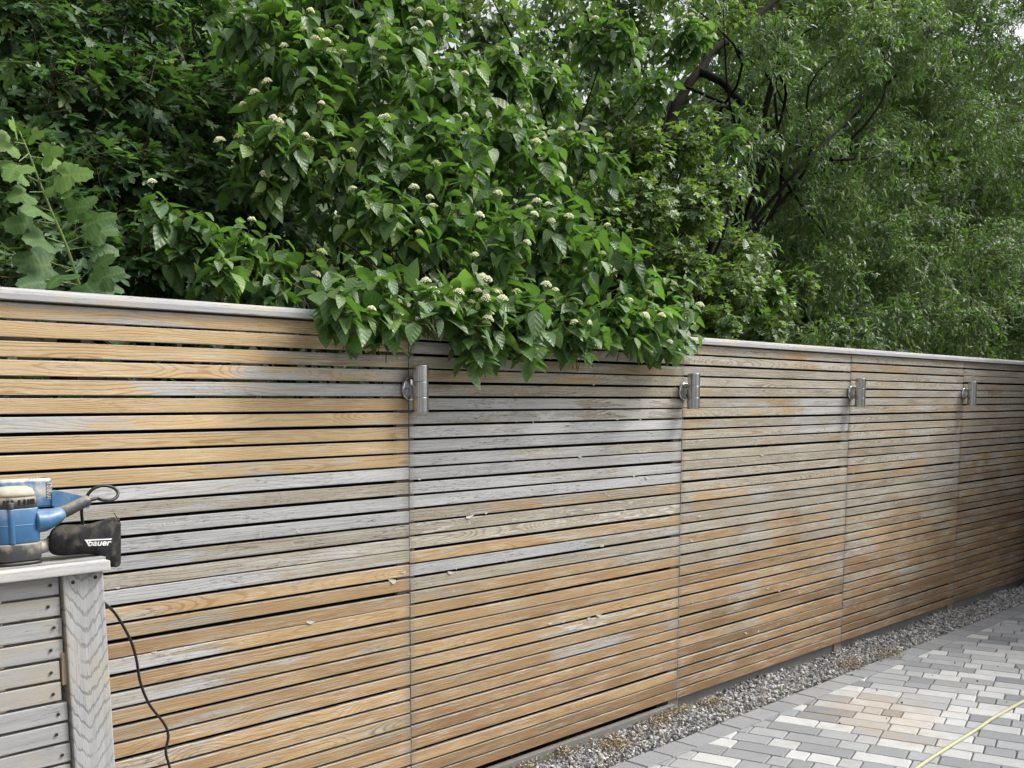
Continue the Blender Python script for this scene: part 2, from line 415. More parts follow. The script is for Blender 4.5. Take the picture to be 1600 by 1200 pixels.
def clip(poly, a, b, c):
    """keep a*x+b*y <= c"""
    out = []
    for i in range(len(poly)):
        p, q = poly[i], poly[(i+1) % len(poly)]
        dp, dq = a*p[0]+b*p[1]-c, a*q[0]+b*q[1]-c
        if dp <= 0: out.append(p)
        if dp*dq < 0:
            t = dp/(dp-dq); out.append((p[0]+(q[0]-p[0])*t, p[1]+(q[1]-p[1])*t))
    return out
def inset(poly, d):
    n = len(poly); out = []
    cx = sum(p[0] for p in poly)/n; cy = sum(p[1] for p in poly)/n
    for i in range(n):
        p0, p1, p2 = np.array(poly[i-1]), np.array(poly[i]), np.array(poly[(i+1) % n])
        e1 = p1-p0; e2 = p2-p1; e1 = e1/(np.linalg.norm(e1)+1e-9); e2 = e2/(np.linalg.norm(e2)+1e-9)
        n1 = np.array([-e1[1], e1[0]]); n2 = np.array([-e2[1], e2[0]])
        m_ = n1+n2; k = m_@m_
        if k < .3: m_ = m_/math.sqrt(k+1e-9); out.append(tuple(p1+m_*d*1.5))
        else: out.append(tuple(p1+m_*(2*d/k)))
    return out
def area(poly): return .5*sum(poly[i-1][0]*poly[i][1]-poly[i][0]*poly[i-1][1] for i in range(len(poly)))
def block_geo(poly, dz=0.0):
    if area(poly) < 0: poly = poly[::-1]
    n = len(poly); cx = sum(p[0] for p in poly)/n; cy = sum(p[1] for p in poly)/n
    top = inset(poly, .0045)
    V = [(x, y, GZ-.05) for x, y in poly]+[(x, y, GZ-.005+dz) for x, y in poly]+[(x, y, GZ+dz) for x, y in top]
    F = [(i, (i+1) % n, n+(i+1) % n, n+i) for i in range(n)]+[(n+i, n+(i+1) % n, 2*n+(i+1) % n, 2*n+i) for i in range(n)]+[tuple(2*n+i for i in range(n))]
    return np.array(V), F, np.array([cx, cy, GZ])
blocks = []
x = 1.0
while x < 13:                                    # edging course
    L = .192+random.uniform(-.002, .002)
    blocks.append(([(x, KERB), (x+L-.0055, KERB), (x+L-.0055, INNER+.0055), (x, INNER+.0055)], random.choice((.22, .3, .36, .40, .33))))
    x += L
ANG = .2482
e1 = np.array([math.cos(ANG), math.sin(ANG)]); e2 = np.array([math.sin(ANG), -math.cos(ANG)])    # e1 across courses, e2 along them
CW = .1275
for i in range(-4, 82):
    s = 2.0+i*CW; t = -1.6+random.uniform(0, .2)
    while t < 4.2:
        L = random.choice((.092, .128, .165, .196, .236, .236))
        a = [s*e1+t*e2, (s+CW-.0055)*e1+t*e2, (s+CW-.0055)*e1+(t+L-.0055)*e2, s*e1+(t+L-.0055)*e2]
        poly = [tuple(p) for p in a]
        t += L
        poly = clip(poly, 0, 1, INNER)
        if len(poly) < 3 or abs(area(poly)) < .0012: continue
        blocks.append((poly, min(1, max(0, random.choice((.12, .22, .32, .36, .48, .55, .66, .8, .9, .97, 1.0))+random.uniform(-.05, .05)))))
cand = []
for poly, tone in blocks:
    c = (sum(p[0] for p in poly)/len(poly), sum(p[1] for p in poly)/len(poly), GZ)
    u, v, z = proj(c)
    if z < .5: continue
    cand.append((not(-30 < u < 1640 and -10 < v < 1230), z, poly, tone, u, v))
cand.sort(key=lambda q: (q[0], q[1]))
rest = []; rest_t = []; k = 0
for off, z, poly, tone, u, v in cand:
    V, F, c = block_geo(poly, random.uniform(-.0012, .0012))
    if not off and k < 300:
        o = obj('paving_block', mesh('paving_block', V-c, F, blockm), drive, loc=tuple(c), tone=tone); k += 1
    elif z < 16 and -200 < u < 2300 and v < 1700: rest.append((V, F)); rest_t += [tone]*len(V)
if rest:
    V, F = join(*rest); obj('paving_field', mesh('paving_field', V, F, blockm, False, {'piece_tone': rest_t}), drive, kind='stuff', tone=0.0)

# gravel strip along the fence foot
def stone_mat():
    m = N('crushed_stone'); r = m.attr('rnd'); p = m.pos()
    c = m.n('ShaderNodeValToRGB'); m.put(c.inputs[0], r); e = c.color_ramp.elements
    e[0].position = 0; e[0].color = (.15, .15, .155, 1); e[1].position = 1; e[1].color = (.72, .71, .68, 1)
    for pos_, cc in ((.25, (.28, .285, .295, 1)), (.55, (.43, .435, .44, 1)), (.8, (.58, .57, .55, 1)), (.9, (.44, .38, .30, 1))): k_ = e.new(pos_); k_.color = cc
    n_ = m.noise(p, 160, 4, .65)
    col = m.mix(.6, c.outputs[0], m.mix(n_, (.6, .6, .6), (1.35, 1.35, 1.35)), 'MULTIPLY')
    return m.done(m.bsdf(col, .85, normal=m.bump(n_, .4, .003), spec=.3))
ico_v = []; g = (1+5**.5)/2
for a in (-1, 1):
    for b in (-g, g): ico_v += [(0, a, b), (a, b, 0), (b, 0, a)]
bm = bmesh.new(); bmesh.ops.create_icosphere(bm, subdivisions=1, radius=1.0)
ICO = np.array([v.co[:] for v in bm.verts]); ICOF = np.array([[v.index for v in f.verts] for f in bm.faces]); bm.free()
def rand_rot(n, r=rng):
    q = r.normal(size=(n, 4)); q /= np.linalg.norm(q, axis=1)[:, None]; a, b, c, d = q.T
    return np.stack([np.stack([1-2*(c*c+d*d), 2*(b*c-a*d), 2*(b*d+a*c)], 1), np.stack([2*(b*c+a*d), 1-2*(b*b+d*d), 2*(c*d-a*b)], 1),
                     np.stack([2*(b*d-a*c), 2*(c*d+a*b), 1-2*(b*b+c*c)], 1)], 1)
def scatter_stones(name, P, size, mat, flat=(1.1, .75, .42), rnd=None, jit=.28, **props):
    n = len(P)
    base = ICO[None]*(1+rng.uniform(-jit, jit, (n, len(ICO), 1)))*np.array(flat)*size[:, None, None]
    V = np.einsum('nvk,njk->nvj', base, rand_rot(n))+P[:, None, :]
    F = (ICOF[None]+(np.arange(n)*len(ICO))[:, None, None]).reshape(-1, 3)
    rn = np.repeat(rng.uniform(0, 1, n) if rnd is None else rnd, len(ICO))
    me = mesh(name, V.reshape(-1, 3), F.tolist(), mat, False, {'rnd': rn})
    return obj(name, me, **props)
nst = 19000
sx = 1.5+10*rng.uniform(0, 1, nst)**1.25; sy = rng.uniform(KERB+.012, .06, nst)
sz = GZ-.007+rng.uniform(-.012, .012, nst)+.012*np.sin(sx*5)*np.cos(sy*22)
keep = proj(np.c_[sx, sy, sz]); vis = (keep[0] > 560) & (keep[0] < 1680)
P = np.c_[sx, sy, sz][vis]
scatter_stones('gravel_strip', P, rng.uniform(.005, .0125, len(P)), stone_mat(), kind='stuff', label='grey crushed stone gravel along the fence foot')
obj('gravel_bed', mesh('gravel_bed', *box((-3, KERB+.005, GZ-.14), (14, .118, GZ-.022)), concrete_mat('fines', (.08, .075, .07), (.22, .21, .19))), kind='structure')

# brown clumps of wood shavings lying on the gravel
def shaving_mat():
    m = N('wood_shaving'); r = m.attr('rnd'); n_ = m.noise(m.pos(), 90, 3)
    return m.done(m.bsdf(m.mix(.5, m.mix(r, (.19, .145, .095), (.56, .475, .35)), m.mix(n_, (.6, .6, .6), (1.3, 1.3, 1.3)), 'MULTIPLY'), .85, spec=.2))
shav = shaving_mat()
clumps = [(905, 1137, 26, 150), (800, 1190, 32, 230), (985, 1112, 22, 120), (1050, 1108, 20, 110), (1025, 1125, 24, 90), (870, 1172, 26, 110), (1110, 1100, 14, 50), (1330, 1040, 20, 50), (960, 1165, 24, 80), (1390, 1025, 18, 40), (840, 1165, 20, 120)]
V = []; F = []; R_ = []
for (u, v, r, n_) in clumps:
    for _ in range(n_*4):
        c = atz(u+random.gauss(0, r*.62), v+random.gauss(0, r*.26), GZ+.004)
        if c[1] > -.012: continue
        c[2] += abs(random.gauss(0, .010))+.003
        L = random.uniform(.008, .022); wd = random.uniform(.002, .006); cur = random.uniform(2, 5.5)
        M_ = np.array(Matrix.Rotation(random.uniform(0, 6.28), 3, 'Z') @ Matrix.Rotation(random.uniform(-.9, .9), 3, 'X') @ Matrix.Rotation(random.uniform(-.9, .9), 3, 'Y'))
        o = len(V); rr = L/cur
        for i in range(5):
            a = cur*i/4
            for s_ in (-1, 1): V.append(c+M_@np.array([rr*math.sin(a), s_*wd, rr*(1-math.cos(a))])); R_.append(random.random())
        for i in range(4): F.append((o+2*i, o+2*i+1, o+2*i+3, o+2*i+2))
obj('wood_shavings', mesh('wood_shavings', V, F, shav, True, {'rnd': R_}), kind='stuff', label='brown wood shavings dropped on the gravel')

# a few bits of dirt on the paving
deb = scatter_stones
DP = np.array([atz(u, v, GZ+.004) for u, v in ((1573, 1097), (1409, 1098), (1385, 1122), (1331, 1054), (1559, 1041), (1527, 1064), (1445, 1098), (1457, 1055), (1370, 1078), (1492, 1036), (1590, 1042), (1312, 1130))])
scatter_stones('paving_debris', DP, rng.uniform(.004, .009, len(DP)), stone_mat(), rnd=np.array([0, .0, .05, .0, 0, .02, .95, .9, .1, 0, .97, .05]), kind='stuff')

# ================================================================ the fence
FW, X1, PITCH_Z, NS = 1.83, 2.6496, 1.7957/34, 34
fence = empty('slatted_fence', (X1, 0, 0), label='long fence of horizontal cedar slats, partly sanded golden and partly weathered grey', category='fence')
SL = FW-.004
prof = [(0.0015, -.0222), (0, -.0205), (0, .0205), (.0006, .0218), (.0022, .0226), (.017, .0224), (.018, .021), (.018, -.021), (.017, -.0222)]
prof = [(y_, z_*.972) for y_, z_ in prof[::-1]]
slat_me = mesh('slat', *prism(prof, 0, SL), MAT['slat'])
def tone(pn, row):
    """silver, warm, peel, dark at left and right end, and where the change falls"""
    R = lambda a, b: random.uniform(a, b)
    if pn < 0 : pn = 0
    if pn == 0:
        t = {0: (.45, .22, .95, .95, .1, .0, .55), 1: (.12, .08, 1, 1), 2: (.15, .35, 1, .7), 3: (.2, .6, .95, .6), 4: (.15, .62, .9, .5, .0, .0, .42), 5: (0, .05, 1, 1),
             6: (.62, .3, .85, .9, 0, 0, .3), 7: (.12, .05, 1, 1), 8: (0, .02, 1, 1), 9: (.05, .3, 1, .9), 10: (.75, .8, .45, .25), 11: (.45, .25, .15, .25, .3, .25),
             12: (.95, .8, 0, .1), 13: (1, .98, 0, 0), 14: (1, .35, 0, .1, .0, .2, .45), 15: (.3, .4, .05, .1, .25, .1, .3), 16: (.98, .45, 0, .25, .1, .2, .62), 17: (.1, .2, .7, .75, .1, .35)}.get(row)
        if t is None: t = (R(.02, .25), R(.02, .25), R(.5, .95), R(.55, .95), R(0, .15), R(0, .15)) if row not in (20, 22) else (.5, .1, .3, .6, .5, .2, .55)
        dk = (0 if row < 22 else R(.05, .35))+(.15 if row > 28 else 0)
    elif pn == 1:
        t = {5: (.95, .35, 0, .1, .1, .8, .55), 6: (.55, .5, .1, .1, .45, .75, .4), 7: (1, .95, 0, 0), 8: (1, .9, 0, 0, .05, .05), 9: (.8, .4, 0, .1, .2, .5, .35), 10: (.98, .9, 0, 0, .1, .2),
             11: (.9, .55, 0, 0, .1, .45, .4), 12: (1, .9, 0, 0), 13: (.2, .1, .3, .5, .4, .1, .3), 14: (.2, .15, .15, .1, .62, .62), 15: (.15, .15, .15, .1, .6, .62), 16: (.05, .1, .6, .65, .15, .1),
             17: (.95, .3, 0, .35, .05, .3, .6), 18: (.25, .3, .2, .2, .2, .2), 19: (.1, .4, .6, .3, .1, .35, .7), 24: (.15, .3, .8, .7, .1, .62, .45), 26: (.1, .45, .8, .6, .1, .4, .45), 27: (.1, .1, .8, .9)}.get(row)
        if t is None:
            t = (R(.2, .45), R(.2, .4), R(.05, .3), R(.1, .35), .1, .1) if row < 5 else (R(0, .15), R(0, .15), R(.7, .95), R(.7, 1), R(0, .12), R(0, .12))
        dk = (0.0 if row < 20 else R(.0, .25)) if row < 28 else (R(.45, .85) if row != 31 else .3)
    else:
        k = pn-2
        if row < 13: t = (R(.1, .3), R(.15, .4)+(.3 if k == 0 and 4 < row < 9 else 0), R(.1, .4), R(.05, .35), R(.05, .3), R(.05, .25))  # a few upper rows greyer at the right end of this panel
        elif row < 21: t = (R(.1, .3), R(.1, .35), R(.15, .55), R(.1, .45), R(.1, .45), R(.05, .35))
        else: t = (R(0, .25), R(.05, .3), R(.5, .9), R(.4, .8), R(.0, .3), R(.05, .35))
        dk = max(0, (row-18)/24)+R(0, .3)*(row > 14)+.12*k+(.15 if row == 12 and k == 0 else 0)
    t = list(t)+[0]*(6-len(t)) if len(t) < 6 else list(t)
    if len(t) == 6: t.append(R(.35, .7))
    return dict(silver_l=float(t[0]), silver_r=float(t[1]), warm_l=float(t[2]), warm_r=float(t[3]), peel_l=float(t[4]), peel_r=float(t[5]), dark_l=float(min(.85, dk*R(.7, 1.2))), dark_r=float(min(.85, dk*R(.7, 1.2))), cut=float(t[6]), lift=(1.0 if pn == 0 and row < 11 else R(.0, .35)), blend=(0.0 if pn == 0 and row < 17 else (.35 if pn < 2 else (.35 if row < 13 else .7))))
for pn in range(-1, 6):
    x0 = X1+(pn-1)*FW
    for row in range(NS):
        z = 1.7957-(row+.5)*PITCH_Z-.0012+random.gauss(0, .0014)
        if pn >= 2: z += .0004*(pn-1)
        if pn == -1 and row > 16: continue
        o = obj('slat', slat_me, fence, loc=(x0+.002-X1+random.uniform(-.0008, .0008), random.uniform(-.001, .0015), z), **tone(pn, row))
        o.rotation_euler = (random.uniform(-.012, .012), random.gauss(0, .0009), 0)
# posts behind the joints, battens halfway
for j in range(-1, 7):
    x0 = X1+(j-1)*FW
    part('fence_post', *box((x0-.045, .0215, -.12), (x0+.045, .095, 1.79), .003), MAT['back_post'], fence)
for j in range(-1, 6):
    x0 = X1+(j-.5)*FW
    part('batten', *box((x0-.02, .0205, .0), (x0+.02, .029, 1.79), .002), MAT['bark'], fence)  # near-black colour puts the shade of the gaps on the battens
# black sheet added behind the slats, putting shade in the gaps
blk = simple('gap_shade', (.010, .010, .010), .9, 0, .2, 40, .2, .1)
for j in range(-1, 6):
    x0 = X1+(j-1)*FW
    part('gap_shade_sheet', *box((x0+.05, .030, .01), (x0+FW-.05, .033, 1.785 if j > 0 else 1.50)), blk, fence)
# capping rail, one length per panel
cp = [(-.016, 1.7962), (-.018, 1.798), (-.018, 1.813), (-.014, 1.8225), (-.004, 1.830), (.05, 1.834), (.09, 1.829), (.092, 1.7985), (.09, 1.7965)][::-1]
for j in range(-1, 6):
    x0 = X1+(j-1)*FW+.02
    if j == 4: x0 -= .0
    V, F = prism([(y, z) for y, z in cp], x0+.001, x0+FW-.001)
    V[:, 2] += random.uniform(-.0008, .0008); V -= np.array([X1, 0, 0])
    obj('capping_rail', mesh('capping_rail', V, F, MAT['cap_x']), fence)
# gravel boards at the foot
conc = concrete_mat('gravel_board', (.11, .11, .108), (.26, .255, .24))
part('gravel_board', *box((-1, -.012, -.16), (X1+FW-.03, .020, -.018), .004), concrete_mat('pale_gravel_board', (.10, .098, .09), (.26, .25, .23)), fence)
part('gravel_board', *box((X1+FW+.03, .035, -.16), (12, .062, -.008), .004), conc, fence)
# curled flakes of lacquer lifting off the slats
fl = simple('lifted_lacquer', (.40, .375, .32), .45, 0, .25, 120, .2)
spots = [(845, 655, 14), (985, 650, 12), (966, 653, 9), (1000, 655, 8), (905, 712, 13), (1002, 716, 10), (788, 757, 11), (897, 747, 8), (735, 805, 14), (940, 852, 9), (1010, 745, 9), (990, 742, 8), (705, 893, 16), (612, 905, 16), (630, 893, 10), (486, 970, 14), (240, 1018, 12), (936, 960, 12), (905, 962, 10), (880, 970, 12), (860, 972, 9), (920, 965, 9), (1005, 873, 9),
         (1080, 843, 10), (1092, 805, 9), (1075, 850, 9), (1190, 710, 9), (1180, 722, 9), (1160, 718, 6), (1240, 790, 6), (1230, 912, 9), (1218, 922, 8), (1200, 918, 7), (1250, 925, 6), (1195, 890, 6), (1400, 785, 6), (1403, 795, 6), (1165, 988, 7), (1185, 985, 6), (1440, 810, 6), (1500, 775, 6), (640, 1021, 6), (806, 615, 9), (1046, 640, 9), (928, 600, 8), (655, 748, 6), (690, 760, 6), (183, 917, 8), (1120, 845, 6), (1205, 760, 5), (760, 800, 8), (1040, 745, 6)]
for (u, v, s_) in spots:
    c = at(u, v, -.0004); k_ = .72*s_/CF*proj(c)[2]
    n1, n2 = 7, 5; L = k_*random.uniform(.9, 2.0); hgt = k_*random.uniform(.4, .8); cur = random.uniform(.35, 1.3); rr = hgt/cur
    tl = random.uniform(-.25, .25); pk_ = random.uniform(.25, .75); Vf = []; Ff = []
    for i in range(n1):
        f_ = i/(n1-1); wdt = max(.06, (1-abs(f_-pk_)/max(pk_, 1-pk_))**.7*random.uniform(.75, 1.0))      # ragged, pointed ends
        for jx in range(n2):
            a = cur*wdt*jx/(n2-1)
            Vf.append(((f_-.5)*L+random.uniform(-.03, .03)*L, -.0005-rr*(1-math.cos(a))*.8, -rr*math.sin(a)+(f_-.5)*L*tl+random.uniform(-.02, .02)*hgt))
    for i in range(n1-1):
        for jx in range(n2-1): q_ = i*n2+jx; Ff.append((q_, q_+1, q_+n2+1, q_+n2))
    obj('lacquer_flake', mesh('lacquer_flake', Vf, Ff, fl, True), fence, loc=tuple(c-np.array([X1, 0, 0])))

# fine curled splinters and shreds of film along the weathered rows
V = []; F = []
for _ in range(420):
    pn_ = random.choices((0, 1, 2, 3), (1, 4, 3, 2))[0]; row = random.randint(5, 30) if pn_ > 1 else random.randint(4 if pn_ else 11, 19)
    c = np.array([X1+(pn_-1)*FW+random.uniform(.03, FW-.03) if random.random() < .5 else X1+(pn_-1)*FW+FW*((row*.37) % 1)*.8+random.gauss(.15, .12), -.0006, 1.7957-(row+.5)*PITCH_Z+random.uniform(-.021, .020)])
    L = random.uniform(.005, .020); wd_ = random.uniform(.0008, .0028); cur = random.uniform(.4, 2.2); rr = L/cur; a0 = random.gauss(-.6, .8); o = len(V)
    for i in range(5):
        a = cur*i/4; x_, y_ = rr*math.sin(a), -rr*(1-math.cos(a))*.8
        for s2 in (-1, 1): V.append(c+np.array([x_*math.cos(a0)-s2*wd_*(1-i/6)*math.sin(a0), y_-.0004, x_*math.sin(a0)+s2*wd_*(1-i/6)*math.cos(a0)])-np.array([X1, 0, 0]))
    for i in range(4): F.append((o+2*i, o+2*i+1, o+2*i+3, o+2*i+2))
obj('wood_splinters', mesh('wood_splinters', V, F, simple('pale_splinter', (.50, .46, .38), .7, 0, .3, 120, .2), True), fence, kind='stuff')

# ================================================================ wall lamps
def steel_mat(name='brushed_steel', rough=.22):
    m = N(name); p = m.co(); x, y, z = m.xyz(p)
    b = m.noise(m.vmul(p, (60, 60, 900)), 1.0, 3, .6); n2 = m.noise(p, 12, 3)
    return m.done(m.bsdf(m.mix(b, (.42, .43, .445), (.66, .672, .69)), m.fmix(n2, rough*.8, rough*1.3), 1.0, m.bump(b, .12, .001)))
steel = steel_mat(); chrome = steel_mat('polished_steel', .14)
glass = simple('lamp_glass', (.25, .25, .26), .1, 0, .1, 20, .05)
def make_lamp(X, label):
    L = empty('wall_lamp', (X, 0, 1.5605), label=label, category='wall lamp', group='steel up and down lamps on the fence')
    r = .0302; h = .0865
    tubes = [(-h, -h*.36), (-h*.355, h*.30), (h*.305, h)]
    for z0, z1 in tubes:
        V, F = lathe([(r-.0012, z0), (r-.0008, z0+.0002), (r-.0001, z0+.0007), (r, z0+.0014), (r, z0+.003), (r, z1-.003), (r, z1-.0014), (r-.0001, z1-.0007), (r-.0008, z1-.0002), (r-.0012, z1)], 40); V += (0, -.0635, 0)
        obj('tube', mesh('tube', V, F, steel, True), L)
    for s_ in (-1, 1):
        V, F = lathe([(r-.004, 0), (r-.004, .002)], 24); V += (0, -.0635, s_*(h-.0015)-.001)
        obj('lens', mesh('lens', V, F, glass), L)
    V, F = lathe([(.041, 0), (.0435, .002), (.0435, .010), (.041, .0135), (.034, .0145)], 32)
    V = np.c_[V[:, 0], -V[:, 2]-.0015, V[:, 1]]; F = [f[::-1] for f in F] if False else F
    obj('mounting_plate', mesh('mounting_plate', V, F, chrome, True), L)
    V, F = lathe([(.013, 0), (.013, .024)], 16); V = np.c_[V[:, 0], -V[:, 2]-.0155, V[:, 1]]
    obj('arm', mesh('arm', V, F, chrome, True), L)
    # triangular side brackets between plate and tube
    for s_ in (-1, 1):
        V, F = prism([(-.0155, -.034), (-.0155, .034), (-.042, .012), (-.042, -.012)], s_*.0245-.0012, s_*.0245+.0012)
        obj('bracket', mesh('bracket', V, F, chrome), L)
        V, F = lathe([(.0032, 0), (.0032, .003), (.001, .004)], 10); V = np.c_[s_*.0262+s_*V[:, 2], V[:, 0]-.024, V[:, 1]+.002]
        obj('screw', mesh('screw', V, F, chrome), L)
    return L
lampl = ['steel up-and-down wall lamp nearest the sander, beside the sanded golden slats', 'steel wall lamp just right of the overhanging white-flowered shrub, second from the sander',
         'third steel wall lamp from the sander, with a grey patch of slats below it', 'farthest and smallest steel wall lamp, near the dark end of the fence']
for j in range(4):
    L = make_lamp(X1+j*FW, lampl[j]); L.rotation_euler = (0, random.uniform(-.012, .012), random.uniform(-.08, .08))

# ================================================================ low slatted screen in front
WY, WP = -.400, .0544
scr = empty('low_slatted_screen', (1.1, WY, GZ), label='low grey weathered slatted screen with a corner post and flat capping, carrying the sander', category='screen')
def in_parent(o, parent, P): o.location = tuple(np.asarray(P, float)-np.array(parent.location)); return o
pr = [(.0015, -.0235), (0, -.0215), (0, .0215), (.0015, .0235), (.02, .0235), (.02, -.0235)][::-1]
LEAN = .026
for k in range(20):
    zc = 1.083-.0012-(k+.5)*WP+.003
    if k == 0: zc -= .001
    xe = 1.0985+(1.08-zc)*LEAN-(.012 if k in (4, 5) else 0)
    me = mesh('slat', *prism(pr, -1.3, 0), MAT['grey_x'])
    o = in_parent(obj('slat', me, scr), scr, (xe+random.uniform(-.0015, .0015), WY+random.uniform(0, .002), zc)); o.rotation_euler = (random.uniform(-.02, .02), random.uniform(-.002, .002), 0)
    V, F = lathe([(.0042, 0), (.0042, .0018), (.003, .0026)], 10); V = np.c_[V[:, 0], -V[:, 2], V[:, 1]]
    s_ = mesh('screw', V, F, MAT['screw'])
    in_parent(obj('screw', s_, scr), scr, (xe-.026+random.uniform(-.008, .006), WY-.0008, zc+random.uniform(-.004, .004)))
# dark upright the slats are fixed to
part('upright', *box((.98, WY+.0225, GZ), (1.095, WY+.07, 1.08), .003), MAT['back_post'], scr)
V, F = box((-.0545, -.055, -.575), (.0545, .055, .5705), .004)
V[:, 0] += (.57-V[:, 2])*LEAN
pc = np.array([1.1585, WY+.043, .512])
in_parent(obj('post', mesh('post', V, F, MAT['post_z']), scr), scr, pc)
for dx, z in ((-.028, 1.062), (.032, 1.068)):
    V, F = lathe([(.005, 0), (.005, .0015), (.0035, .0025)], 12); V = np.c_[V[:, 0], -V[:, 2], V[:, 1]]
    in_parent(obj('screw', mesh('screw', V, F, MAT['screw']), scr), scr, (1.1585+dx, WY-.0125, z))
bz = at(101, 1060, WY)
part('wood_block', *box((bz[0]-.007, WY-.002, .80), (bz[0]+.0085, WY+.02, .883), .002), MAT['block'], scr)
xb = at(154, 870, -.36)[0]; xf = at(171, 880, -.43)[0]
part('cap_board', *box((-.3, -.4025, 1.0865), (xb, -.288, 1.1165), .002), wood_grey('dull_capping', 0, .72), scr)
part('cap_board', *box((-.3, -.4375, 1.0845), (xf, -.4035, 1.1115), .004), MAT['cap_white'], scr)

# ================================================================ the sander
SY = -.352
sander = empty('sander', tuple(at(25, 872, SY)), label='blue electric sander with a black dust bag, standing on the low screen', category='power tool')
cream = (.52, .475, .38)
blue = simple('blue_plastic', (.050, .145, .29), .38, 0, .12, 70, .06, .5, dust=(.30, .36, .42), dustamt=.45)
dgrey = simple('dark_grey_plastic', (.055, .056, .058), .5, 0, .2, 90, .1, .5, dust=(.34, .30, .23), dustamt=.75)
dusty = simple('sawdust_covered_plastic', (.50, .45, .36), .8, 0, .3, 60, .3, .3)
lgrey = simple('light_grey_plastic', (.27, .275, .28), .5, 0, .2, 60, .1, .5, dust=cream, dustamt=.95)
bluedust = simple('dusty_blue_plastic', (.055, .15, .29), .45, 0, .12, 70, .06, .5, dust=(.56, .52, .44), dustamt=.95)
def ring_sup(cx, cy, rx, ry, z, n=40, e=3.2):
    out = []
    for k in range(n):
        t = 2*math.pi*k/n; c, s_ = math.cos(t), math.sin(t)
        out.append((cx+rx*math.copysign(abs(c)**(2/e), c), cy+ry*math.copysign(abs(s_)**(2/e), s_), z))
    return out
def loft(rings, cap=True):
    n = len(rings[0]); V = [p for r in rings for p in r]; F = []
    for i in range(len(rings)-1):
        for k in range(n):
            j = (k+1) % n; F.append((i*n+k, i*n+j, (i+1)*n+j, (i+1)*n+k))
    if cap: F.append(tuple(range(n-1, -1, -1))); F.append(tuple((len(rings)-1)*n+k for k in range(n)))
    return np.array(V), F
Zt = lambda v, u=30: at(u, v, SY-.045)[2]
bx = at(63, 830, SY-.02)[0]-.062; by = SY
z0 = 1.1168
zb1, zb2, zb3, zb4 = Zt(850), Zt(795), Zt(777), Zt(758)
part('sanding_pad', *loft([ring_sup(bx, by, .064, .050, z) for z in (z0, z0+.008)]), MAT['black_rubber'], sander, True)
part('base_skirt', *loft([ring_sup(bx, by, .060+d, .049+d*.5, z) for z, d in ((z0+.009, -.004), (z0+.013, .002), (zb1-.004, .004), (zb1, .001))]), dgrey, sander, True)
part('motor_housing', *loft([ring_sup(bx, by, rx, ry, z) for z, rx, ry in ((zb1+.0004, .060, .047), (zb1+.004, .0615, .0485), ((zb1+zb2)/2, .0605, .048), (zb2-.003, .0595, .047), (zb2, .058, .0455))]), blue, sander, True)
seam = loft([ring_sup(bx, by, .0612, .0487, z) for z in ((zb1+zb2)/2+.002, (zb1+zb2)/2+.0034)])
part('seam_line', *seam, simple('pale_blue_edge', (.16, .30, .48), .4), sander, True)
topc = part('vent_collar', *loft([ring_sup(bx, by, rx, ry, z, e=2.8) for z, rx, ry in ((zb2+.0004, .057, .0445), (zb2+.002, .0595, .0465), (zb3-.004, .057, .044), (zb3, .053, .040))]), dgrey, sander, True)
for k in range(8):                                   # vent slots
    t = -math.pi/2-.45+k*.155
    c_, s_ = math.cos(t), math.sin(t); ex = 2/2.8
    px_, py_ = bx+.0585*math.copysign(abs(c_)**ex, c_), by+.0458*math.copysign(abs(s_)**ex, s_)
    V, F = box((px_-.0022, py_-.002, zb3-.019), (px_+.0022, py_+.003, zb3-.006), .0005)
    part('vent_slot', V, F, MAT['black_rubber'], topc) if False else obj('vent_slot', mesh('vent_slot', V-np.array(sander.location), F, MAT['black_rubber']), topc)
part('top_cover', *loft([ring_sup(bx, by, rx, ry, z, e=2.6) for z, rx, ry in ((zb3+.0004, .0545, .042), (zb3+.008, .0540, .0415), (zb3+.017, .051, .038), (zb3+.0225, .041, .030), (zb3+.025, .022, .016), (zb3+.0255, .008, .006))]), dusty, sander, True)
# screw boss column at the front
cx = at(19, 830, SY-.048)[0]
V, F = lathe([(.0085, zb1+.001), (.009, zb1+.003), (.0085, zb2-.003), (.008, zb2-.001)], 16); V += (cx, SY-.0435, 0); V2, F2 = lathe([(.0088, zb2), (.009, zb2+.003), (.009, zb2+.014), (.0075, zb2+.0155)], 16); V2 += (cx, SY-.0425, 0); part('screw_tab', V2, F2, dgrey, sander, True)
part('screw_boss', V, F, blue, sander, True)
V, F = lathe([(.005, 0), (.005, .0015), (.003, .0022)], 10); V += (cx, SY-.0435, zb2+.0156); part('screw', V, F, steel, sander)
# rear motor block with the type label
rb0 = at(40, 800, SY+.02); rx1 = at(79, 775, SY+.01)[0]
V, F = box((bx-.03, SY-.006, zb2-.005), (rx1, SY+.045, Zt(752)+.001), .008); part('switch_block', V, F, bluedust, sander, True)
lbl = N('rating_label'); lp = lbl.co(); lx = lbl.xyz(lp)
lt = lbl.ss(lbl.noise(lbl.vmul(lp, (300, 300, 520)), 1.0, 2, .6), .47, .52)
lblm = lbl.done(lbl.bsdf(lbl.mix(lt, (.02, .02, .022), (.55, .55, .55)), .5))
V, F = box((rx1-.017, SY-.0075, Zt(787)+.002), (rx1-.003, SY-.0055, Zt(759)+.002), .0004); part('rating_label', V, F, lblm, sander)
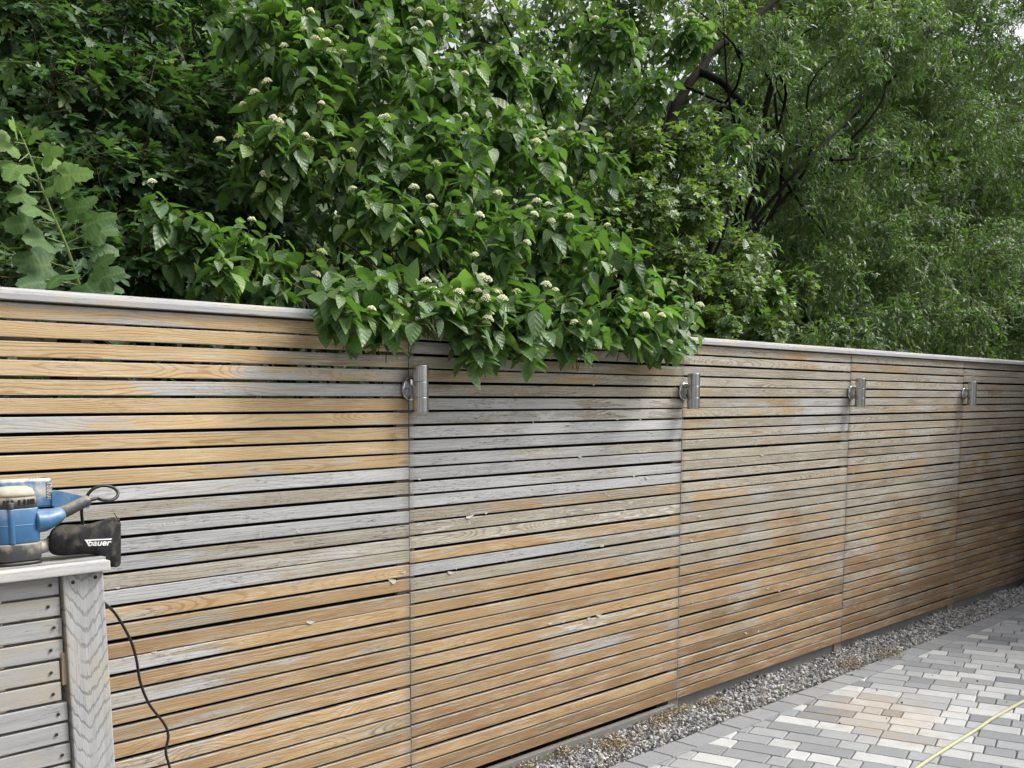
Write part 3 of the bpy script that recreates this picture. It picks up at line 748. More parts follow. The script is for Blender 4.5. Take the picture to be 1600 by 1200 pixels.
# lettering relief on the dusty top
tc = bpy.data.curves.new('top_mark', 'FONT'); tc.body = '////O'; tc.size = .026; tc.extrude = .0006
to = bpy.data.objects.new('top_mark', tc); C.objects.link(to)
bpy.context.view_layer.update(); tme = bpy.data.meshes.new_from_object(to.evaluated_get(bpy.context.evaluated_depsgraph_get())); C.objects.unlink(to); bpy.data.objects.remove(to)
tme.materials.clear(); tme.materials.append(dgrey)
tm = obj('top_mark', tme, sander); tm.location = tuple(np.array([rx1-.05, SY+.012, Zt(752)+.0013])-np.array(sander.location))
# D-handle: blue knuckle, rubber grip, blue upper arm
H = lambda u, v, dy=0: at(u, v, SY-.012+dy)
part('handle_knuckle', *tube(spline([H(50, 814), H(66, 813), H(82, 808), H(97, 801)], 5), list(np.interp(np.arange(16), [0, 5, 10, 13, 15], [.041, .038, .031, .026, .0205])), 20, True, .75), blue, sander, True)
part('grip', *tube(spline([H(92, 802.5), H(104, 798), H(118, 791), H(130, 785), H(138, 781)], 5), list(np.interp(np.arange(21), [0, 2, 10, 17, 20], [.0170, .0185, .0175, .0168, .0150])), 18, True, .85), dgrey, sander, True)
web = [(78, 768), (82, 765.8), (90, 766.2), (104, 769), (121, 772.8), (133, 776.5), (139, 780.5), (141.5, 786), (140, 792), (136, 794.5), (128, 788), (116, 790), (100, 795), (84, 794), (78, 790)]
wf = [at(u, v, SY-.004) for u, v in web]; wb = [at(u, v, SY+.014) for u, v in web]; cw = np.mean(wf, 0)
wi = [p*.0+p+(cw-p)*.06+np.array([0, -.006, 0]) for p in wf]; n_ = len(web)
WV = wb+wf+wi; WF = [(i, n_+i, n_+(i+1) % n_, (i+1) % n_) for i in range(n_)]+[(n_+i, 2*n_+i, 2*n_+(i+1) % n_, n_+(i+1) % n_) for i in range(n_)]+[tuple(2*n_+i for i in range(n_)), tuple(range(n_-1, -1, -1))]
part('handle_web', WV, WF, blue, sander)
part('strain_relief', *tube(spline([H(138, 782), H(146, 780), H(153, 778.5)], 4), list(np.interp(np.arange(9), [0, 8], [.0055, .0042])), 10), MAT['black_rubber'], sander, True)
part('dust_port', *tube(spline([at(50, 857, SY-.01), at(66, 854, SY-.01), at(78, 850, SY-.01), at(86, 848, SY-.01)], 4), [.0165]*13, 18), lgrey, sander, True)
part('hose_collar', *tube(spline([at(77, 850.5, SY-.01), at(83, 849, SY-.01), at(88, 848, SY-.01)], 4), [.0175, .021, .022, .0215, .022, .022, .021, .0205, .019], 20), MAT['black_rubber'], sander, True)
# dust bag
ST = [(76, 838, 860, .018), (80, 828, 865, .024), (88, 822, 868, .031), (100, 819.5, 868.5, .036), (116, 819.5, 867, .037), (131, 820, 866, .034), (143, 817.5, 866, .030), (150, 815.5, 867, .028), (157, 813.5, 876, .025), (165, 811, 883, .021), (173, 808, 886, .017), (181, 808, 886.5, .012), (186, 810, 885, .008), (189, 818, 880, .003)]
SU = [s_[0] for s_ in ST]
def bag(u): return [np.interp(u, SU, [s_[k] for s_ in ST]) for k in (1, 2, 3)]
rings = []; BY = SY-.012
def crease_at(u, vv):
    flat_ = min(1, max(0, max(abs(u-153.5)-25, abs(vv-847)-9.5)/6))      # the printed patch lies flat
    return flat_*.006*math.sin(u*.20+vv*.17)*math.sin(vv*.11-u*.05)*(u > 100)+flat_*.003*math.exp(-((u-152-(vv-850)*.35)/5.0)**2)*(vv > 850)
for u in np.linspace(76, 189, 44):
    t0, b0, dd = bag(u); cm, hh = (t0+b0)/2, (b0-t0)/2; r_ = []
    for k in range(30):
        a = 2*math.pi*k/30; c_, s_ = math.cos(a), math.sin(a)
        vv = cm-hh*math.copysign(abs(s_)**.8, s_)
        crease = crease_at(u, vv)
        r_.append(at(u, vv, BY+dd*math.copysign(abs(c_)**.9, c_)+crease))
    rings.append(r_)
cloth = simple('black_cloth', (.017, .018, .019), .85, 0, .3, 150, .5, .3, dust=(.16, .135, .10), dustamt=.35)
bagp = part('dust_bag', *loft(rings), cloth, sander, True)
part('zip_pull', *tube([at(178, 801, BY-.006), at(181, 806, BY-.006), at(184, 811, BY-.005), at(187, 815, BY-.004), at(186, 809, BY-.004)], .0012, 6), MAT['black_rubber'], sander, True)
# printed lettering on the bag, following its surface
def bagY(u, v):
    t0, b0, dd = bag(u); cm, hh = (t0+b0)/2, (b0-t0)/2
    return BY-dd*max(0, 1-abs((v-cm)/hh)**2)**.5-.0034
white = simple('white_print', (.78, .78, .78), .6, 0, .06, 200, .1)
tc = bpy.data.curves.new('bag_print', 'FONT'); tc.body = 'bauer'; tc.size = 1; tc.offset = .022; tc.shear = .22
to = bpy.data.objects.new('bag_print', tc); C.objects.link(to); bpy.context.view_layer.update()
tme = bpy.data.meshes.new_from_object(to.evaluated_get(bpy.context.evaluated_depsgraph_get())); bpy.data.objects.remove(to)
tv = np.array([v.co[:] for v in tme.vertices]); tf = [tuple(p.vertices) for p in tme.polygons]
mx, mn = tv.max(0), tv.min(0)
TV = []
for p in tv:
    a, b = (p[0]-mn[0])/(mx[0]-mn[0]), (p[1]-mn[1])/(mx[1]-mn[1])
    u, v = 137.5+36.5*a, 853.5-b*10.0-a*1.2; TV.append(at(u, v, bagY(u, v)))
bars = []
for poly in ([(132, 843.4), (174.8, 841.2), (174.4, 843.2), (133.6, 845.2)], [(133.6, 845.2), (137.0, 845.0), (141.5, 853.4), (138.6, 853.6)]):
    bars.append(([at(u, v, bagY(u, v)) for u, v in poly], [(3, 2, 1, 0)]))
V, F = join((TV, tf), *bars)
part('bag_print', V, F, white, bagp) if False else obj('bag_print', mesh('bag_print', V-np.array(sander.location), F, white), bagp)
# mains lead: loop behind the handle, down behind the post, out and down the fence
cp_ = [H(152, 778.7), at(160, 781, SY-.02), at(172, 782, SY-.01), at(182, 777, SY), at(184, 769, SY+.01), at(176, 761.5, SY+.02), at(162, 759, SY+.025), at(147, 763, SY+.03), at(136, 775, SY+.035), at(128, 795, SY+.04), at(128.5, 812, SY+.045), at(131, 830, SY+.05), at(140, 870, SY+.07), at(146, 905, SY+.10), at(155, 930, SY+.11), at(163, 942, SY+.12), at(181, 960, SY+.14), at(203, 998, SY+.16), at(213, 1030, SY+.17), at(219, 1065, SY+.18), at(233, 1100, SY+.19), at(256, 1130, SY+.2), at(263, 1150, SY+.2), at(259, 1175, SY+.2), at(266, 1205, SY+.2), at(270, 1260, SY+.2), at(262, 1330, SY+.18)]
end = at(262, 1330, SY+.18); cp_ += [np.array([end[0]+.03, end[1], .12]), np.array([end[0]+.12, end[1]-.02, GZ+.006]), np.array([end[0]+.4, end[1]-.05, GZ+.006])]
part('power_cord', *tube(spline(cp_, 6), .0042, 10), MAT['black_rubber'], sander, True)

# ================================================================ hose on the paving
def hose_mat():
    m = N('garden_hose'); uvz = m.attr('side')
    col = m.mix(m.ss(uvz, .90, .94), (.47, .45, .29), (.12, .24, .08))
    return m.done(m.bsdf(col, .45))
hp = [(5.5, 1.0), (1.0, 0)]
pts = [atz(u, v, GZ+.0085) for u, v in [(1700, 1040), (1650, 1068), (1600, 1095), (1552, 1122), (1524, 1141), (1487, 1164), (1456, 1184), (1430, 1202), (1400, 1226), (1360, 1262), (1330, 1300)]]
V, F = tube(spline(pts, 6), .0082, 14)
side = np.tile([(1+math.cos(2*math.pi*(k/14)+1.0))/2 for k in range(14)], len(V)//14)
obj('garden_hose', mesh('garden_hose', V, F, hose_mat(), True, {'side': side}), label='pale yellow hose with a green stripe lying across the paving blocks', category='hose')

# ================================================================ building added out of frame on the right, to shade the far panels
render_m = concrete_mat('unseen_render', (.40, .38, .34), (.55, .52, .47))
HB = np.array([9.3, -.62])
unseen_building = empty('unseen_garage', (HB[0], HB[1], -.1), label='unseen rendered building added to shade the far end of the fence', category='unseen_garage')
part('wall', *box((HB[0], HB[1]-5, -.1), (HB[0]+6, HB[1], 2.55), .01), render_m, unseen_building)

# unseen building added left of the camera, for its reflection in the lamps
brick_m = simple('unseen_wall', (.34, .34, .335), .9, 0, .3, 25, .3, .2)
hs_ = empty('unseen_building', (-2.4, -4.0, -.1), label='unseen grey building added left of the yard, reflected in the wall lamps', category='unseen_building')
part('wall', *box((-8.4, -10.0, -.1), (-2.4, -1.2, 5.2), .01), brick_m, hs_)
V, F = prism([(-10.3, 5.2), (-.9, 5.2), (-.9, 5.32), (-5.6, 7.6), (-10.3, 5.32)], -8.7, -2.1)
part('roof', V, F, simple('slate', (.10, .10, .11), .8, 0, .3, 20, .3), hs_)
for wy in (-8.6, -5.8, -3.0):
    for wz in (.9, 3.3):
        part('window', *box((-2.42, wy-.6, wz), (-2.36, wy+.6, wz+1.2), .01), simple('window_glass', (.03, .035, .04), .08), hs_)
V, F = prism([(HB[1]-5.25, 2.55), (HB[1]+.22, 2.55), (HB[1]+.22, 2.66), (HB[1]-2.5, 4.2), (HB[1]-5.25, 2.66)], HB[0]-.2, HB[0]+6.2)
part('roof', V, F, simple('roof_tile', (.16, .09, .07), .85, 0, .3, 20, .3), unseen_building)

# ================================================================ foliage
def strip_leaf(n, width, droop, fold, wav=0.0, seed=0, tip=1.0, serr=0.0):
    """leaf of unit length along +x, upper face +z: centre line and two edges"""
    r = random.Random(seed); V = []; UV = []; F = []
    ph = r.uniform(0, 6)
    for i in range(n+1):
        s = i/n; w = width*.5*(math.sin(math.pi*min(1, s**.72))**.85)*(1-.25*s*tip)
        if i == 0 or i == n: w = .0
        zc = -droop*s*s
        for k in (-1, 0, 1):
            if (i == 0 or i == n) and k != 0: continue
            ww = w*(1+serr*(1 if i % 2 else -1)) if k else 0
            V.append((s*(1-.25*droop*s), k*ww, zc+abs(k)*ww*fold+wav*abs(k)*math.sin(s*9+ph+k))); UV.append((s, .5+.5*k*(w/(width*.5+1e-6))))
    idx = {}; c = 0
    for i in range(n+1):
        for k in (-1, 0, 1):
            if (i == 0 or i == n) and k != 0: continue
            idx[i, k] = c; c += 1
    for i in range(n):
        for a, b in ((-1, 0), (0, 1)):
            q = [idx.get((i, a), idx[i, 0] if (i, a) not in idx else None), idx.get((i+1, a), idx.get((i+1, 0))), idx.get((i+1, b), idx.get((i+1, 0))), idx.get((i, b), idx.get((i, 0)))]
            f = []
            for t in q:
                if t not in f: f.append(t)
            if len(f) >= 3: F.append(tuple(f[::-1]))
    return np.array(V, float), F, np.array(UV, float)
def palmate_leaf(seed, lobes=5, deep=.45, cup=.12, serr=0):
    """lobed leaf (maple): base at the origin, main lobe along +x"""
    r = random.Random(seed); V = [(.40, 0, 0)]; UV = [(.5, .5)]
    angs = {5: [(-118, .52), (-58, .88), (0, 1.0), (58, .88), (118, .52)], 3: [(-62, .78), (0, 1.0), (62, .78)]}[lobes]
    out = []
    for i, (a, L) in enumerate(angs):
        L = L*.60*r.uniform(.93, 1.07); a = math.radians(a+r.uniform(-4, 4)); w = math.radians(17)
        out += [(a-w, L*.72), (a-w*.45, L*.86 if not serr else L*.8), (a, L), (a+w*.45, L*.86 if not serr else L*.8), (a+w, L*.72)]
        if i < len(angs)-1:
            a2 = math.radians(angs[i+1][0]); out.append(((a+a2)/2, .60*(1-deep)*.75))
    c0 = .40
    out = [(-math.pi*.93, .36)]+out+[(math.pi*.93, .36)]
    for a, L in out:
        x, y = c0+L*math.cos(a), L*math.sin(a)
        V.append((x, y, cup*abs(y)-.22*max(0, x-c0)**1.5-.10*L*L+r.uniform(-.02, .02))); UV.append((L*1.4, .5+.5*math.sin(a*2.5)*L))
    n = len(out); F = [(0, i+1, i+2) for i in range(n-1)]+[(0, n, 1)]
    return np.array(V, float), F, np.array(UV, float)

def broad_leaf(seed, n=36):
    """broad three-lobed serrated leaf with a pleated surface"""
    r = random.Random(seed); V = [(.45, 0, .0)]; UV = [(.45, .5)]; F = []
    k = [r.uniform(.92, 1.08) for _ in range(3)]
    for rg in (.5, 1.0):
        for i in range(n):
            a = 2*math.pi*(i/n)-math.pi; lb = abs(math.cos(1.5*a))
            R = (.28+.27*lb**1.7*k[min(2, int((a+math.pi)/2.1))])*(1.0 if abs(a) < 2.7 else .72)
            if rg == 1.0: R *= 1+(.045 if i % 2 else -.045)
            x, y = .45+R*rg*math.cos(a), R*rg*math.sin(a)*1.02
            V.append((x, y, .025*(rg*R)*math.cos(a*6)+.10*abs(y)*(1-rg*.5)-.30*(R*rg)**2.2+r.uniform(-.008, .008))); UV.append((x, .5+y*.7))
    for i in range(n):
        j = (i+1) % n; F += [(0, 1+i, 1+j), (1+i, 1+n+i, 1+n+j, 1+j)]
    return np.array(V, float), F, np.array(UV, float)

class Leaves:
    def __init__(s): s.P = []; s.D = []; s.Nn = []; s.S = []; s.Y = []; s.K = []
    def add(s, P, D, Nn, S, Y=None):
        P = np.atleast_2d(P); s.P.append(P); s.D.append(np.atleast_2d(D)); s.Nn.append(np.atleast_2d(Nn)); s.S.append(np.broadcast_to(S, len(P)).astype(float)); s.Y.append(np.zeros(len(P)) if Y is None else np.broadcast_to(Y, len(P)).astype(float))
    def arrays(s):
        P = np.concatenate(s.P); D = np.concatenate(s.D); Nn = np.concatenate(s.Nn); S_ = np.concatenate(s.S); Y = np.concatenate(s.Y)
        D = D/np.linalg.norm(D, axis=1)[:, None]; Nn = Nn-D*(D*Nn).sum(1)[:, None]; Nn /= np.linalg.norm(Nn, axis=1)[:, None]+1e-9
        return P, np.stack([D, np.cross(Nn, D), Nn], 2), S_, Y          # columns x,y,z
    def build(s, parent, protos, mat, nparts=0, partname='leaf', massname='foliage', fence_clear=True):
        P, M, S_, Y = s.arrays()
        if fence_clear:
            tip = P+M[:, :, 0]*S_[:, None]
            def bad(Q, m=0): return (Q[:, 2] < 1.85) & (Q[:, 1] > -.030) & (Q[:, 1] < .13)
            under = (P[:, 2] < 1.62) & (P[:, 1] > 0)
            mid = (P+tip)/2
            k = ~(bad(P) | bad(tip) | bad(mid) | (under & (rng.uniform(size=len(P)) < .7)) | ((P[:, 1] > 0) != (tip[:, 1] > 0)) & (np.minimum(P[:, 2], tip[:, 2]) < 1.86))
            for xl in (2.65, 4.48): k &= ~((np.abs(mid[:, 0]-xl+.03) < .12) & (np.minimum(P[:, 2], tip[:, 2]) < 1.73) & (mid[:, 1] < 0))
            P, M, S_, Y = P[k], M[k], S_[k], Y[k]
        n = len(P); rn = rng.uniform(0, 1, n); pk = rng.integers(0, len(protos), n); off = np.array(parent.location)
        chosen = np.zeros(n, bool)
        if nparts:
            c = P+M[:, :, 0]*(S_*.5)[:, None]
            u, v, z = proj(c); ok = (u > -20) & (u < 1620) & (v > -20) & (v < 1220) & (z > .3)
            # keep the front-most leaf of each small cell, rank by apparent size
            cell = (u//13).astype(int)*4096+(v//13).astype(int)
            order = np.argsort(z); seen = set(); cnd = []
            for i in order:
                if ok[i] and cell[i] not in seen: seen.add(cell[i]); cnd.append(i)
            face = np.abs(((CAM-c)*M[:, :, 2]).sum(1))/np.linalg.norm(CAM-c, axis=1)
            cnd.sort(key=lambda i: -(S_[i]/z[i])**2*(.25+face[i]))
            idx = cnd[:nparts]; chosen[idx] = True
            nv = 3; cache = {}
            for i in idx:
                q = int(rn[i]*nv); yq = int(round(Y[i]*2)); key = (pk[i], q, yq)
                if key not in cache:
                    Vp, Fp, Up = protos[pk[i]]
                    cache[key] = mesh(partname, Vp, Fp, mat, True, {'rnd': np.full(len(Vp), (q+.5)/nv), 'young': np.full(len(Vp), yq/2)}, Up)
                o = bpy.data.objects.new(partname, cache[key]); C.objects.link(o); o.parent = parent
                L = M[i]*S_[i]; p = P[i]-off
                o.matrix_local = Matrix(((L[0, 0], L[0, 1], L[0, 2], p[0]), (L[1, 0], L[1, 1], L[1, 2], p[1]), (L[2, 0], L[2, 1], L[2, 2], p[2]), (0, 0, 0, 1)))
        VV = []; FL = []; LS = []; UU = []; RR = []; YY = []; o = 0
        for k, (Vp, Fp, Up) in enumerate(protos):
            ids = np.where((pk == k) & ~chosen)[0]
            if not len(ids): continue
            W_ = np.einsum('vk,njk->nvj', Vp, M[ids])*S_[ids][:, None, None]+(P[ids]-off)[:, None, :]
            VV.append(W_.reshape(-1, 3)); nv = len(Vp)
            flat = np.concatenate([np.array(f) for f in Fp]); sizes = np.array([len(f) for f in Fp])
            FL.append((flat[None]+(o+np.arange(len(ids))*nv)[:, None]).ravel()); LS.append(np.tile(sizes, len(ids)))
            UU.append(np.tile(Up, (len(ids), 1))); RR.append(np.repeat(rn[ids], nv)); YY.append(np.repeat(Y[ids], nv)); o += len(ids)*nv
        V = np.concatenate(VV).astype(np.float32); FL = np.concatenate(FL).astype(np.int32); LS = np.concatenate(LS).astype(np.int32)
        me = bpy.data.meshes.new(massname); me.vertices.add(len(V)); me.vertices.foreach_set('co', V.ravel())
        me.loops.add(len(FL)); me.loops.foreach_set('vertex_index', FL)
        me.polygons.add(len(LS)); me.polygons.foreach_set('loop_start', np.concatenate([[0], np.cumsum(LS)[:-1]]).astype(np.int32))
        me.polygons.foreach_set('use_smooth', np.ones(len(LS), bool))
        me.update(calc_edges=True)
        a = me.attributes.new('rnd', 'FLOAT', 'POINT'); a.data.foreach_set('value', np.concatenate(RR).astype(np.float32))
        a = me.attributes.new('young', 'FLOAT', 'POINT'); a.data.foreach_set('value', np.concatenate(YY).astype(np.float32))
        ul = me.uv_layers.new(name='UVMap'); ul.data.foreach_set('uv', np.concatenate(UU).astype(np.float32)[FL].ravel())
        me.materials.append(mat)
        obj(massname, me, parent, kind='stuff')
        return len(P)
def lobes_world(L):
    out = []
    for (u, v, r, Y) in L:
        c = at(u, v, Y); z = (c-CAM)@FWD; out.append((c, r*z/CF))
    return out
def sample(lobes, n, lo=.55, hi=1.0, back=.25, up=.25, power=2.0):
    w_ = np.array([r**power for c, r in lobes]); w_ /= w_.sum()
    k = rng.choice(len(lobes), n, p=w_)
    d = rng.normal(size=(n, 3)); d /= np.linalg.norm(d, axis=1)[:, None]
    cs = np.array([c for c, r in lobes])[k]; rs = np.array([r for c, r in lobes])[k]
    tc_ = CAM-cs; tc_ /= np.linalg.norm(tc_, axis=1)[:, None]
    face = (d*tc_).sum(1)
    flip = (face < -.1) & (rng.uniform(size=n) > back)
    d[flip] -= 2*tc_[flip]*face[flip][:, None]
    d[:, 2] += up*rng.uniform(0, 1, n); d /= np.linalg.norm(d, axis=1)[:, None]
    rad = rs*rng.uniform(lo, hi, n)**.6
    return cs+d*rad[:, None], d, k
def twigs_mesh(segs, mat, name, parent, n=4):
    parts_ = [tube(p, r, n, False) for p, r in segs]
    V, F = join(*parts_)
    return obj(name, mesh(name, V-np.array(parent.location), F, mat, True), parent, **({'kind': 'stuff'} if name == 'twigs' else {}))
UPV = np.array([0, 0, 1.0])
def unit(v): return v/(np.linalg.norm(v)+1e-9)

# ---------------------------------------------------------------- dogwood shrub hanging over the fence
dog_m = leaf_mat('dogwood_leaf', (.036, .098, .034), (.080, .172, .050), (.19, .30, .06), (.17, .36, .045), 5.0, 3.4, .40, .28)
dogL = [(430, 50, 95, .9), (540, 30, 100, .9), (640, 30, 70, 1.0), (480, 150, 105, .7), (600, 140, 115, .65), (710, 190, 100, .65), (560, 270, 115, .5), (680, 290, 115, .45), (800, 270, 95, .55), (895, 265, 85, .6), (420, 250, 70, .6), (610, 380, 95, .25), (740, 390, 100, .18), (860, 390, 95, .15), (960, 410, 80, .15),
        (1040, 470, 45, .10), (560, 440, 55, .10), (620, 495, 38, -.05), (660, 520, 24, -.10), (735, 500, 55, -.08), (800, 500, 45, -.10), (745, 552, 22, -.14), (820, 540, 26, -.13), (880, 500, 45, -.08), (960, 500, 42, -.06), (1035, 500, 38, -.05), (1060, 525, 16, -.10), (890, 535, 18, -.12),
        (300, 365, 48, .35), (375, 395, 60, .30), (245, 335, 38, .40), (450, 410, 60, .25), (420, 440, 40, .2), (340, 430, 40, .22), (950, 60, 55, .85), (1065, 65, 50, .95), (870, 130, 42, .85), (1010, 140, 42, .9), (1150, 215, 28, 1.0), (780, 120, 55, .8), (1170, 385, 18, .6), (1205, 450, 22, .5)]
dogW = lobes_world(dogL)
dog = empty('dogwood_shrub', (3.9, .75, bank_h(3.9, .75)), label='white-flowered shrub with broad ovate leaves spilling over the top of the fence', category='shrub')
LV = Leaves(); segs = []; flowers = []
P, D, K = sample(dogW, 880, .45, 1.0, .25, .3, 1.75)
low = [i for i, q in enumerate(dogL) if q[3] <= .12]
n2 = 150; u2 = 505+583*rng.uniform(0, 1, n2)**.85; hang = 6+34*np.exp(-((u2-745)/45)**2)+26*np.exp(-((u2-830)/35)**2)+10*np.exp(-((u2-640)/40)**2)+12*np.exp(-((u2-1050)/40)**2)
v2 = 452+.070*u2+np.where(rng.uniform(size=n2) < .6, -rng.uniform(0, 60, n2), rng.uniform(-.2, 1, n2)*hang)
P2 = np.array([at(a, b, y_) for a, b, y_ in zip(u2, v2, -.05-rng.uniform(0, .14, n2))])
D2 = rng.normal(size=(n2, 3))*.5+np.array([-.1, -.9, -.1]); D2 /= np.linalg.norm(D2, axis=1)[:, None]
K2 = np.array([low[int(np.argmin([abs(dogL[i][0]-a) for i in low]))] for a in u2])
P = np.concatenate([P, P2]); D = np.concatenate([D, D2]); K = np.concatenate([K, K2])
for p, d, k in zip(P, D, K):
    c, r = dogW[k]
    t = unit(d*.7+UPV*.45+rng.normal(size=3)*.25)
    L = random.uniform(.08, .17); depth = np.linalg.norm(p-c)/r
    base = p-t*L
    if dogL[k][3] <= .12 and (p[2] < 1.80 and abs(p[0]-2.62) < .13 or p[2] < 1.80 and abs(p[0]-4.45) < .1): continue
    tw_ = [base-d*(.06 if p[1] > .15 else .01)-UPV*.02, base, p]
    if not any(q_[2] < 1.86 and -.02 < q_[1] < .12 for q_ in tw_) and not (p[2] < 1.8 and p[1] > .1): segs.append((tw_, [.0028, .0022, .0014]))
    ph = random.uniform(0, 3.14); side = unit(np.cross(t, rng.normal(size=3))); bi = np.cross(t, side)
    npair = random.choice((3, 3, 4)); yg0 = 1.0 if random.random() < .10 else 0.0
    for j in range(npair):
        f = 1-j/npair; a = ph+j*math.pi/2
        for s_ in (0, math.pi):
            rd = math.cos(a+s_)*side+math.sin(a+s_)*bi
            sz = random.uniform(.072, .118)*(1.0 if j else .72)
            ld = unit(rd*.85+t*.25-UPV*random.uniform(.10, .95)+rng.normal(size=3)*.12)
            nn = unit(UPV*.8+rd*.55+rng.normal(size=3)*.22)
            LV.add(base+t*L*f+rd*.006, ld, nn, sz*random.uniform(.85, 1.15), max(yg0, .5*(j == 0)*(random.random() < .6)))
    if random.random() < (.19 if dogL[k][3] > .12 else .30) and depth > .5 and d@unit(CAM-p) > -.15: flowers.append((p+t*.025, t))
    elif random.random() < .3: LV.add(p, unit(t+rng.normal(size=3)*.2), unit(d+UPV*.3), .035, 1.0)
dog_protos = [strip_leaf(6, random.uniform(.56, .70), random.uniform(.08, .38), random.uniform(.10, .42), random.uniform(.0, .02), i) for i in range(8)]
LV.build(dog, dog_protos, dog_m, 300, 'leaf', 'foliage')
twigs_mesh(segs, MAT['twig'], 'twigs', dog, 3)
base = np.array(dog.location); segs = []
for i, (c, r) in enumerate(dogW):
    if i % 2 and r < .1: continue
    b0 = base+np.array([random.uniform(-.25, .25), random.uniform(-.1, .15), 0]); mid = b0*.45+np.array([c[0], max(c[1], .35), c[2]])*.55+np.array([0, .1, .12])
    if c[1] < .14: segs.append((spline([b0, mid, np.array([c[0], .2, max(1.95, c[2]+.1)]), np.array([c[0], min(-.05, c[1]), max(c[2], 1.88)])], 4), list(np.interp(np.arange(13), [0, 12], [.014, .003]))))
    else: segs.append((spline([b0, mid+rng.normal(size=3)*.07, (mid+c)/2+rng.normal(size=3)*.07, c], 4), list(np.interp(np.arange(13), [0, 12], [.013, .003]))))
twigs_mesh(segs, MAT['bark'], 'branches', dog, 6)
# flower heads: flat domes of tiny cream stars
def flower_mesh(seed, greenish):
    r = random.Random(seed); V = []; F = []; A = []
    for k in range(46):
        a = k*2.39996; rr = .024*math.sqrt((k+.5)/46); h = .017*(1-(rr/.024)**2)+r.uniform(-.001, .002)+.012
        c = np.array([rr*math.cos(a), rr*math.sin(a), h]); s_ = r.uniform(.0034, .0050)
        M_ = np.array(Matrix.Rotation(r.uniform(0, 6.3), 3, 'Z') @ Matrix.Rotation(r.uniform(-.5, .5), 3, 'X')); o = len(V); v_ = r.random()
        for q in ((s_, 0, .001), (0, s_, .001), (-s_, 0, .001), (0, -s_, .001), (0, 0, s_*.9), (0, 0, -s_*.7)): V.append(c+M_@np.array(q)); A.append(v_)
        F += [(o, o+1, o+4), (o+1, o+2, o+4), (o+2, o+3, o+4), (o+3, o, o+4), (o+1, o, o+5), (o+2, o+1, o+5), (o+3, o+2, o+5), (o, o+3, o+5)]
    for k in range(7):
        a = k*.9; o = len(V)
        v_, f_ = tube([(0, 0, -.02), (.008*math.cos(a), .008*math.sin(a), 0), (.019*math.cos(a), .019*math.sin(a), .014)], .0009, 3, False)
        V += list(v_); F += [tuple(i+o for i in q) for q in f_]; A += [-1.0]*len(v_)
    return mesh('flower_cluster', V, F, flower_m[greenish], False, {'rnd': A})
def fl_mat(name, a, b):
    m = N(name); r = m.attr('rnd')
    col = m.mix(m.math('GREATER_THAN', r, -.5), (.20, .30, .08), m.mix(r, a, b))
    return m.done(m.bsdf(col, .7, spec=.2))
flower_m = [fl_mat('cream_flower', (.72, .74, .42), (.88, .87, .68)), fl_mat('green_bud', (.34, .44, .13), (.58, .64, .28))]
fmesh = [flower_mesh(i, 0) for i in range(4)]+[flower_mesh(9+i, 1) for i in range(3)]
flowers = [f for f in flowers if not((f[0][2] < 1.87) and (-.03 < f[0][1] < .14)) and not (f[0][2] < 1.7 and f[0][1] > 0)]
for p, t in flowers:
    o = bpy.data.objects.new('flower_cluster', random.choice(fmesh[:4]+fmesh if proj(p)[1] > 250 else fmesh)); C.objects.link(o); o.parent = dog
    q = Vector(unit(t*.5+UPV*.8)).to_track_quat('Z', 'Y'); o.rotation_euler = q.to_euler(); o.location = tuple(p-base); k_ = random.uniform(.6, .95); o.scale = (k_, k_, k_)

# ---------------------------------------------------------------- field maples
def maple(name, label, L, n, size, mat, where, nparts, back=.3, yfrac=.06, protos=None, trunk=True, spread=.05, clear=True):
    W_ = lobes_world(L); root = empty(name, where, label=label, category='tree')
    LV = Leaves(); P, D, K = sample(W_, n, .4, 1.0, back, .25); segs = []
    for p, d, k in zip(P, D, K):
        t = unit(d*.8+UPV*.1+rng.normal(size=3)*.35); Ls = random.uniform(.08, .18)*size/.055
        base = p-t*Ls; segs.append(([base, p], [.0022, .0012])); side = unit(np.cross(t, UPV)+rng.normal(size=3)*.25)
        yg = 1.0 if random.random() < yfrac else (.5 if random.random() < .12 else 0)
        for j in range(random.choice((3, 4, 5))):
            f = random.uniform(.15, 1.0); s_ = 1 if j % 2 else -1
            ld = unit(side*s_*.8+t*.5-UPV*random.uniform(.1, .7)+rng.normal(size=3)*.2)
            nn = unit(UPV*.85+d*.35+rng.normal(size=3)*.3)
            LV.add(base+t*Ls*f+ld*size*.3, ld, nn, size*random.uniform(.75, 1.25), yg)
    LV.build(root, protos or [palmate_leaf(i, 5, .5, random.uniform(.05, .35)) for i in range(6)], mat, nparts, 'leaf', 'crown', clear)
    twigs_mesh(segs, MAT['twig'], 'twigs', root, 3)
    if trunk:
        b0 = np.array(where); segs = []
        zt = np.mean([c for c, r in W_], 0)
        segs.append((spline([b0, b0*.6+zt*.4+np.array([.1, .1, 0]), zt], 6), list(np.interp(np.arange(13), [0, 12], [.06, .022]))))
        for c, r in W_:
            m_ = b0*.45+zt*.55; k_ = np.linalg.norm(c-m_); segs.append((spline([m_, m_*.6+c*.4+rng.normal(size=3)*k_*.09, m_*.25+c*.75+rng.normal(size=3)*k_*.08, c], 4), list(np.interp(np.arange(13), [0, 12], [.020, .004]))))
        twigs_mesh(segs, MAT['bark'], 'trunk', root, 7)
    return root
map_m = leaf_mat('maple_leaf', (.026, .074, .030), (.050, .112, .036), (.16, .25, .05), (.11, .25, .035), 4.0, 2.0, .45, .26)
map_lit = leaf_mat('maple_leaf_lit_young', (.050, .115, .030), (.092, .175, .045), (.27, .39, .07), (.22, .38, .05), 4.0, 2.0, .36, .3)  # paler copy of the maple leaf, sunlight put into its colour
